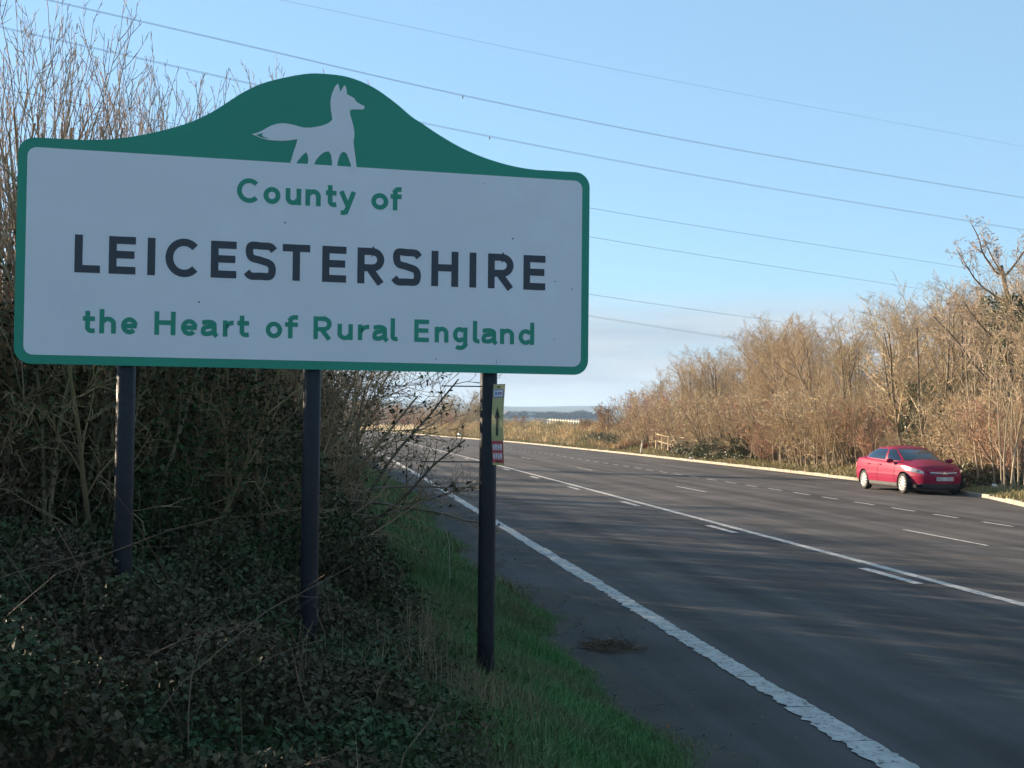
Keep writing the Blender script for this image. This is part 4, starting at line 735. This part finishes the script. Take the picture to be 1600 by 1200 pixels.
for f_, ins in ((.35, -.008), (.6, -.018), (.82, -.034), (.94, -.055), (1.0, -.085)):
    zt = .62+(sh-.62)*f_; nose = np.clip((O0[:, 1]-1.9)/.41, 0, 1); k = 1+ins/TW; rings.append(np.column_stack([O0[:, 0]*k, O0[:, 1]*(1+(ins*(1+2.0*nose))/2.31), zt]))
G = np.stack(rings); nr_, na = G.shape[:2]
def arch(y, z): return min(math.hypot(y-AF, z-.315), math.hypot(y-AR, z-.315)) < .365
bodyq, sillq, bumpq = [], [], []
def sub(a, b, n): return a+(b-a)*n
# refine rings for clean arches
fine = []
for i in range(nr_-1):
    m_ = 6 if i < 8 else 3
    for k in range(m_): fine.append(G[i]+(G[i+1]-G[i])*k/m_)
fine.append(G[-1]); G = np.stack(fine)
NA2 = NA*3; G = np.stack([np.stack([np.interp(np.arange(NA2)/3, np.arange(NA+1), np.append(g[:, c], g[0, c])) for c in range(3)], 1) for g in G]); nr_ = len(G); na = NA2
Vb = G.reshape(-1, 3)
for i in range(nr_-1):
    for j in range(na):
        q = (i*na+j, i*na+(j+1) % na, (i+1)*na+(j+1) % na, (i+1)*na+j); c = Vb[list(q)].mean(0)
        if abs(c[0]) > .55 and arch(c[1], c[2]): continue
        front = c[1] > 2.0 and abs(c[0]) < .62
        if front and (.16 < c[2] < .33): bumpq.append(q)
        elif c[2] < .315: sillq.append(q)
        else: bodyq.append(q)
def submesh(name, q, mt, par, smooth=True):
    q = np.array(q); u, inv_ = np.unique(q, return_inverse=True); return link(name, npmesh(name, Vb[u], inv_.reshape(q.shape), mt, smooth), par)
body = submesh('body', bodyq, M['car_paint'], car); submesh('sill', sillq, M['greytrim'], car); submesh('lower_grille', bumpq, M['trim'], car)
# bonnet, tail and the deck between
O1 = outline(th, TW-.085, 2.31, 2.31, 3.4, 4.2); ys = np.concatenate([-2.2+.0*np.arange(1), np.linspace(-2.19, 2.10, 70)])
topring = G[-1]; right = topring[topring[:, 0] >= -1e-6]; right = right[np.argsort(right[:, 1])]
ys = np.concatenate([[right[0, 1]], np.linspace(right[0, 1]+.002, right[-1, 1]-.002, 90), [right[-1, 1]]]); xo = np.interp(ys, right[:, 1], np.maximum.accumulate(right[:, 0]) if False else right[:, 0]); zo = np.interp(ys, right[:, 1], right[:, 2])
xs = np.linspace(-1, 1, 25); X_, Y_ = np.meshgrid(xs, ys); crown = .085*sm(2.3, 1.2, Y_) if False else .085*(1-sm(1.0, 2.25, Y_))+.03; Zc_ = zo[:, None]+crown*(1-X_**2)*(1-np.abs(X_)**6); V = np.stack([X_*xo[:, None], Y_, Zc_], -1).reshape(-1, 3); a_, b_ = 25, len(ys)
i, j = np.meshgrid(np.arange(a_-1), np.arange(b_-1)); k = (j*a_+i).ravel(); Fq = np.stack([k, k+1, k+a_+1, k+a_], 1)
cy_ = V[Fq].mean(1)[:, 1]
link('bonnet', npmesh('bonnet', V, Fq[cy_ > .6], M['car_paint'], True), car); link('boot_lid', npmesh('boot_lid', V, Fq[cy_ < -1.5], M['car_paint'], True), car)
# greenhouse: rings from the waist to the roof
NG = 240; tg = np.linspace(0, 2*np.pi, NG, endpoint=False)
B0 = outline(tg, .80, 1.62, 1.62, 2.9, 3.2, -.40); zb0 = np.interp(B0[:, 1], [-2.0, -1.5, -.5, .5, .9, 1.25], [1.06, 1.06, 1.02, .99, .985, .985])-.02
T0 = outline(tg, .575, .56, .92, 4.2, 3.6, -.36); zt0 = 1.395-.04*np.abs(T0[:, 1]+.3)**2
gr = []
for f_ in np.linspace(0, 1, 13):
    bl = .045*math.sin(f_*math.pi); w_ = np.column_stack([B0*(1-f_)+T0*f_, zb0*(1-f_)+zt0*f_]); cdir = w_[:, :2]-np.array([0, -.4]); cdir /= np.linalg.norm(cdir, axis=1, keepdims=True); w_[:, :2] += cdir*bl; w_[:, 2] += bl*.35; gr.append(w_)
Vb = np.concatenate(gr); W_ = {k: [] for k in ('windscreen', 'rear_window', 'front_side_window', 'rear_side_window', 'front_side_window2', 'rear_side_window2', 'pillars')}
for i in range(12):
    for j in range(NG):
        q = (i*NG+j, i*NG+(j+1) % NG, (i+1)*NG+(j+1) % NG, (i+1)*NG+j); f_ = (i+.5)/12; a = math.degrees(tg[j]) % 360
        aa = a if a <= 90 else (180-a if a <= 270 else a-360)               # -90 rear .. 90 front, per side
        sd = '' if (a < 90 or a > 270) else '2'; key = 'pillars'
        if .08 < f_ < .93:
            if aa > 50: key = 'windscreen'
            elif 12 < aa < 45: key = 'front_side_window'+sd
            elif -34 < aa < 9: key = 'rear_side_window'+sd
            elif aa < -50: key = 'rear_window'
        W_[key].append(q)
cab = submesh('cabin_frame', W_.pop('pillars'), M['car_paint'], car)
for k, q in W_.items(): submesh(k.replace('2', ''), q, M['car_glass'], car)
nR = 12; V = [np.column_stack([T0*(1-t)+np.array([0, -.5])*t, zt0+.075*(1-(1-t)**2)]) for t in np.linspace(0, .999, nR)]; Vb = np.concatenate(V)
Vb[:, 2] += gr[-1][0, 2]-V[0][0, 2] if False else 0
submesh('roof', [(i*NG+j, i*NG+(j+1) % NG, (i+1)*NG+(j+1) % NG, (i+1)*NG+j) for i in range(nR-1) for j in range(NG)], M['car_paint'], car)
# wheels
def lathe(profile, n=28):                                       # around the local x axis
    a = np.linspace(0, 2*np.pi, n, endpoint=False); V = [(x, r*math.cos(t), r*math.sin(t)) for x, r in profile for t in a]; K = len(profile)
    return V, [(i*n+j, i*n+(j+1) % n, (i+1)*n+(j+1) % n, (i+1)*n+j) for i in range(K-1) for j in range(n)]
tyre = pymesh('tyre', *lathe([(-.09, .20), (-.10, .27), (-.085, .305), (-.05, .316), (.05, .316), (.085, .305), (.10, .27), (.095, .225), (.08, .215)]), M['tyre'], True)
rim = pymesh('rim', *lathe([(.082, .222), (.092, .218), (.085, .205), (.05, .195), (-.06, .19)]), M['rim'], True)
sp = MB()
for k in range(11):
    a = k*2*math.pi/11; c, s = math.cos(a), math.sin(a); ww = .026
    sp.add([(x, r*c-t*s, r*s+t*c) for x, r, t in ((.085, .03, -ww*.7), (.085, .03, ww*.7), (.08, .205, ww), (.08, .205, -ww), (.05, .03, -ww*.7), (.05, .03, ww*.7), (.045, .205, ww), (.045, .205, -ww))], [(0, 1, 2, 3), (7, 6, 5, 4), (0, 3, 7, 4), (1, 5, 6, 2)])
sp.add(*lathe([(.092, .0), (.092, .045), (.07, .055), (.04, .055)], 14)); spm = pymesh('spokes', sp.v, sp.f, M['rim']); dkm = pymesh('brake', *lathe([(.03, .0), (.03, .19)], 20), M['greytrim'])
for y in (AF, AR):
    for s in (1, -1):
        o = link('wheel', tyre, car); o.location = (s*(TW-.115), y, .316); o.rotation_euler = (random.uniform(0, 1)*0, 0, 0 if s > 0 else math.pi)
        link('rim', rim, o); link('spokes', spm, o); link('brake_disc', dkm, o)
        b = MB(); nA = 24; aa = np.linspace(-.35, math.pi+.35, nA); V = [(s*x, y+.37*math.cos(t), .315+.37*math.sin(t)) for x in (TW-.02, .5) for t in aa]
        b.add(V, [(i, i+1, i+nA+1, i+nA) for i in range(nA-1)]); b.add([(s*.5, y+.37*math.cos(t), .315+.37*math.sin(t)) for t in aa], [tuple(range(nA))]); b.build('wheel_arch', M['dark'], car)
MB().box((0, 0, .26), (1.5, 4.1, .1)).build('underbody', M['dark'], car)
# nose: patches that follow the body surface
def surf(x, z):                                                 # forward position of the body at lateral x and height z
    i = int(np.argmin(np.abs(G[:, int(na/4), 2]-z))) ; r = G[i]; m_ = r[:, 1] > .6; r = r[m_]; r = r[np.argsort(r[:, 0])]; return float(np.interp(x, r[:, 0], r[:, 1]))
def npatch(name, x0, x1, zlo, zhi, off, mt, par, n=12):
    X = np.linspace(x0, x1, n); V = []
    for x, t in zip(X, np.linspace(0, 1, n)):
        zl = zlo(t) if callable(zlo) else zlo; zh = zhi(t) if callable(zhi) else zhi; nx = max(0, abs(x)-.5)*math.copysign(1, x)
        for z in (zl, (zl+zh)/2, zh): V.append((x+nx*off, surf(x, z)+off, z))
    mb = MB(); mb.add(V, [(3*i+j, 3*i+j+1, 3*i+3+j+1, 3*i+3+j) for i in range(n-1) for j in range(2)]); return mb.build(name, mt, par, True)
def tpatch(name, s, par):                                       # headlamp wrapped round the corner, by outline angle
    a0, a1 = 62, 22; n = 16; V = []; zi = G[:, int(na/4), 2]
    for k in range(n):
        t = k/(n-1); a = a0+(a1-a0)*t; j = int(round(a/360*na)); zl = .63+.12*t; zh = .71+.18*t**.8-.015*max(0, t-.85)*10
        if t > .8: zl += (t-.8)*.5
        for z in (zl, (2*zl+zh)/3, (zl+2*zh)/3, zh):
            col = G[:, j]; x = np.interp(z, col[:, 2], col[:, 0]); y = np.interp(z, col[:, 2], col[:, 1]); nv = np.array([x/.885, max(0, y-1.6)/.7]); nv /= np.linalg.norm(nv); V.append((s*(x+nv[0]*.012), y+nv[1]*.012, z))
    mb = MB(); mb.add(V, [(4*i+j, 4*i+j+1, 4*i+4+j+1, 4*i+4+j) for i in range(n-1) for j in range(3)]); o = mb.build('headlight', M['lamp'], par, True)
    q = np.array(V[4*5+1:4*5+3]).mean(0); MB().tube([q+(0, -.03, 0), q+(0, .012, 0)], .04, 12).build('bulb', M['chrome'], o); q = np.array(V[4*12+1:4*12+3]).mean(0); MB().tube([q+(0, -.03, 0), q+(s*.006, .010, 0)], .03, 10).build('indicator', M['amber'], o)
for s in (1, -1): tpatch('headlight', s, car)
gl_ = npatch('grille', -.42, .42, .625, .70, .006, M['trim'], car); npatch('grille_bar', -.40, .40, lambda t: .660+.012*abs(2*t-1), lambda t: .680+.012*abs(2*t-1), .014, M['chrome'], gl_)
yb_ = surf(0, .67)+.022
ch = MB()
for dz in (0, .036):
    for s in (1, -1): ch.bar((0, yb_, .705-dz), (s*.055, yb_, .66-dz), .012, .017)
ch.build('chevron_badge', M['chrome'], gl_)
yp = surf(0, .49)+.02; pl = MB().box((0, yp, .492), (.52, .012, .115)).build('number_plate', M['plate'], car)
def platechar(mb, pattern, x):
    for a, b in pattern: mb.bar((x-a[0]*.05, yp+.0085, .455+a[1]*.075), (x-b[0]*.05, yp+.0085, .455+b[1]*.075), .003, .011)
CH = {'R': [((0, 0), (0, 1)), ((0, 1), (.8, 1)), ((.8, 1), (.8, .5)), ((.8, .5), (0, .5)), ((.3, .5), (.8, 0))], 'E': [((0, 0), (0, 1)), ((0, 1), (.8, 1)), ((0, .5), (.7, .5)), ((0, 0), (.8, 0))], '5': [((.8, 1), (0, 1)), ((0, 1), (0, .5)), ((0, .5), (.8, .5)), ((.8, .5), (.8, 0)), ((.8, 0), (0, 0))], '1': [((.4, 0), (.4, 1))], 'Y': [((0, 1), (.4, .5)), ((.8, 1), (.4, .5)), ((.4, .5), (.4, 0))], 'D': [((0, 0), (0, 1)), ((0, 1), (.6, 1)), ((.6, 1), (.8, .5)), ((.8, .5), (.6, 0)), ((.6, 0), (0, 0))], 'Z': [((0, 1), (.8, 1)), ((.8, 1), (0, 0)), ((0, 0), (.8, 0))]}
for c, x in zip('RE51YDZ', (.235, .175, .115, .06, -.02, -.08, -.14)):
    mb = MB(); platechar(mb, CH[c], x); mb.build('plate_letter', M['ink'], pl)
MB().box((-.235, yp+.007, .492), (.03, .004, .1)).build('red_tab', M['redprint'], pl)
# mirrors, seams, handles, rubbing strips, lamps, wipers
for s in (1, -1):
    bm = bmesh.new(); bmesh.ops.create_icosphere(bm, subdivisions=3, radius=1)
    for v in bm.verts: v.co = Vector((s*.95+v.co.x*.115, .70+max(-.35, v.co.y)*.09, 1.0+v.co.z*.072))
    me = bpy.data.meshes.new('mirror'); bm.to_mesh(me); bm.free(); me.materials.append(M['car_paint']); me.polygons.foreach_set('use_smooth', [True]*len(me.polygons)); mo = link('mirror', me, car)
    MB().bar((s*.80, .72, .955), (s*.88, .70, .985), .05, .03).build('mirror_arm', M['trim'], mo)
    def sidex(y, z): 
        i = int(np.argmin(np.abs(G[:, 0, 2]-z))); r = G[i]; r = r[r[:, 0] > .3]; r = r[np.argsort(r[:, 1])]; return float(np.interp(y, r[:, 1], r[:, 0]))
    def sstrip(name, pts, wd, mt, off=.004, par=body):
        V = []; 
        for (y, z) in pts:
            pass
        P_ = np.array(pts, float); d = np.gradient(P_, axis=0); d /= np.linalg.norm(d, axis=1, keepdims=True); nn = np.stack([-d[:, 1], d[:, 0]], 1)*wd/2
        for p, q in zip(P_, nn):
            for k in (1, -1): yv, zv = p+q*k; V.append((s*(sidex(yv, zv)+off), yv, zv))
        n = len(P_); MB().add(V, [(2*i, 2*i+1, 2*i+3, 2*i+2) for i in range(n-1)]).build(name, mt, par)
    sstrip('door_seam', [(.86-.05*t, .34+.55*t) for t in np.linspace(0, 1, 8)], .012, M['dark']); sstrip('door_seam', [(-.32-.02*t, .34+.60*t) for t in np.linspace(0, 1, 8)], .012, M['dark']); sstrip('door_seam', [(-1.02-.25*t**2, .62+.36*t) for t in np.linspace(0, 1, 8)], .012, M['dark'])
    sstrip('rubbing_strip', [(y, .56) for y in np.linspace(.82, -.30, 10)], .035, M['car_paint'], .014); sstrip('rubbing_strip', [(y, .56) for y in np.linspace(-.36, -.98, 8)], .035, M['car_paint'], .014)
    for y in (-.18, -.98): MB().box((s*(sidex(y, .86)+.012), y, .86), (.03, .18, .035)).build('door_handle', M['car_paint'], car)
    MB().tube([(s*.40-.30*1, 1.12-.02, 1.0), (s*.40+.28, 1.02, 1.045)], .008, 5).build('wiper', M['trim'], car)
    MB().box((s*.58, -2.20, .78), (.3, .12, .16)).build('rear_lamp', M['redprint'], car)
    # seats
    o = MB().box((s*.37, -.15, .60), (.5, .5, .2)).build('seat', M['seat'], car); MB().box((s*.37, -.42, .88), (.48, .16, .56), 0, .8).build('seat_back', M['seat'], o); MB().box((s*.37, -.46, 1.22), (.26, .10, .17)).build('headrest', M['seat'], o)
MB().box((0, -1.3, .8), (1.3, .2, .6)).build('rear_bench', M['seat'], car); MB().box((0, .78, .86), (1.45, .36, .16)).build('dashboard', M['trim'], car); MB().box((0, -.3, .36), (1.5, 2.6, .06)).build('cabin_floor', M['dark'], car)
b = MB(); b.tube([(.37+.18*math.cos(t), .48+.05*math.sin(t), .98+.17*math.sin(t)) for t in np.linspace(0, 2*math.pi, 20)], .014, 6, False); b.build('steering_wheel', M['trim'], car)

# ------------------------------------------------------------------ the hazy winter air
hz = bpy.data.materials.new('haze_air'); hz.use_nodes = True; t = hz.node_tree; t.nodes.clear(); ho = t.nodes.new('ShaderNodeOutputMaterial'); pv = t.nodes.new('ShaderNodeVolumePrincipled')
pv.inputs['Color'].default_value = (.52, .74, 1, 1); pv.inputs['Density'].default_value = .00017; pv.inputs['Anisotropy'].default_value = 0; t.links.new(pv.outputs[0], ho.inputs['Volume'])
mb = MB(); mb.box((0, 0, 45), (13100, 13100, 100)); h_ = mb.build('haze', hz, None, kind='stuff', label='thin pale winter haze over the whole landscape', cat='haze')
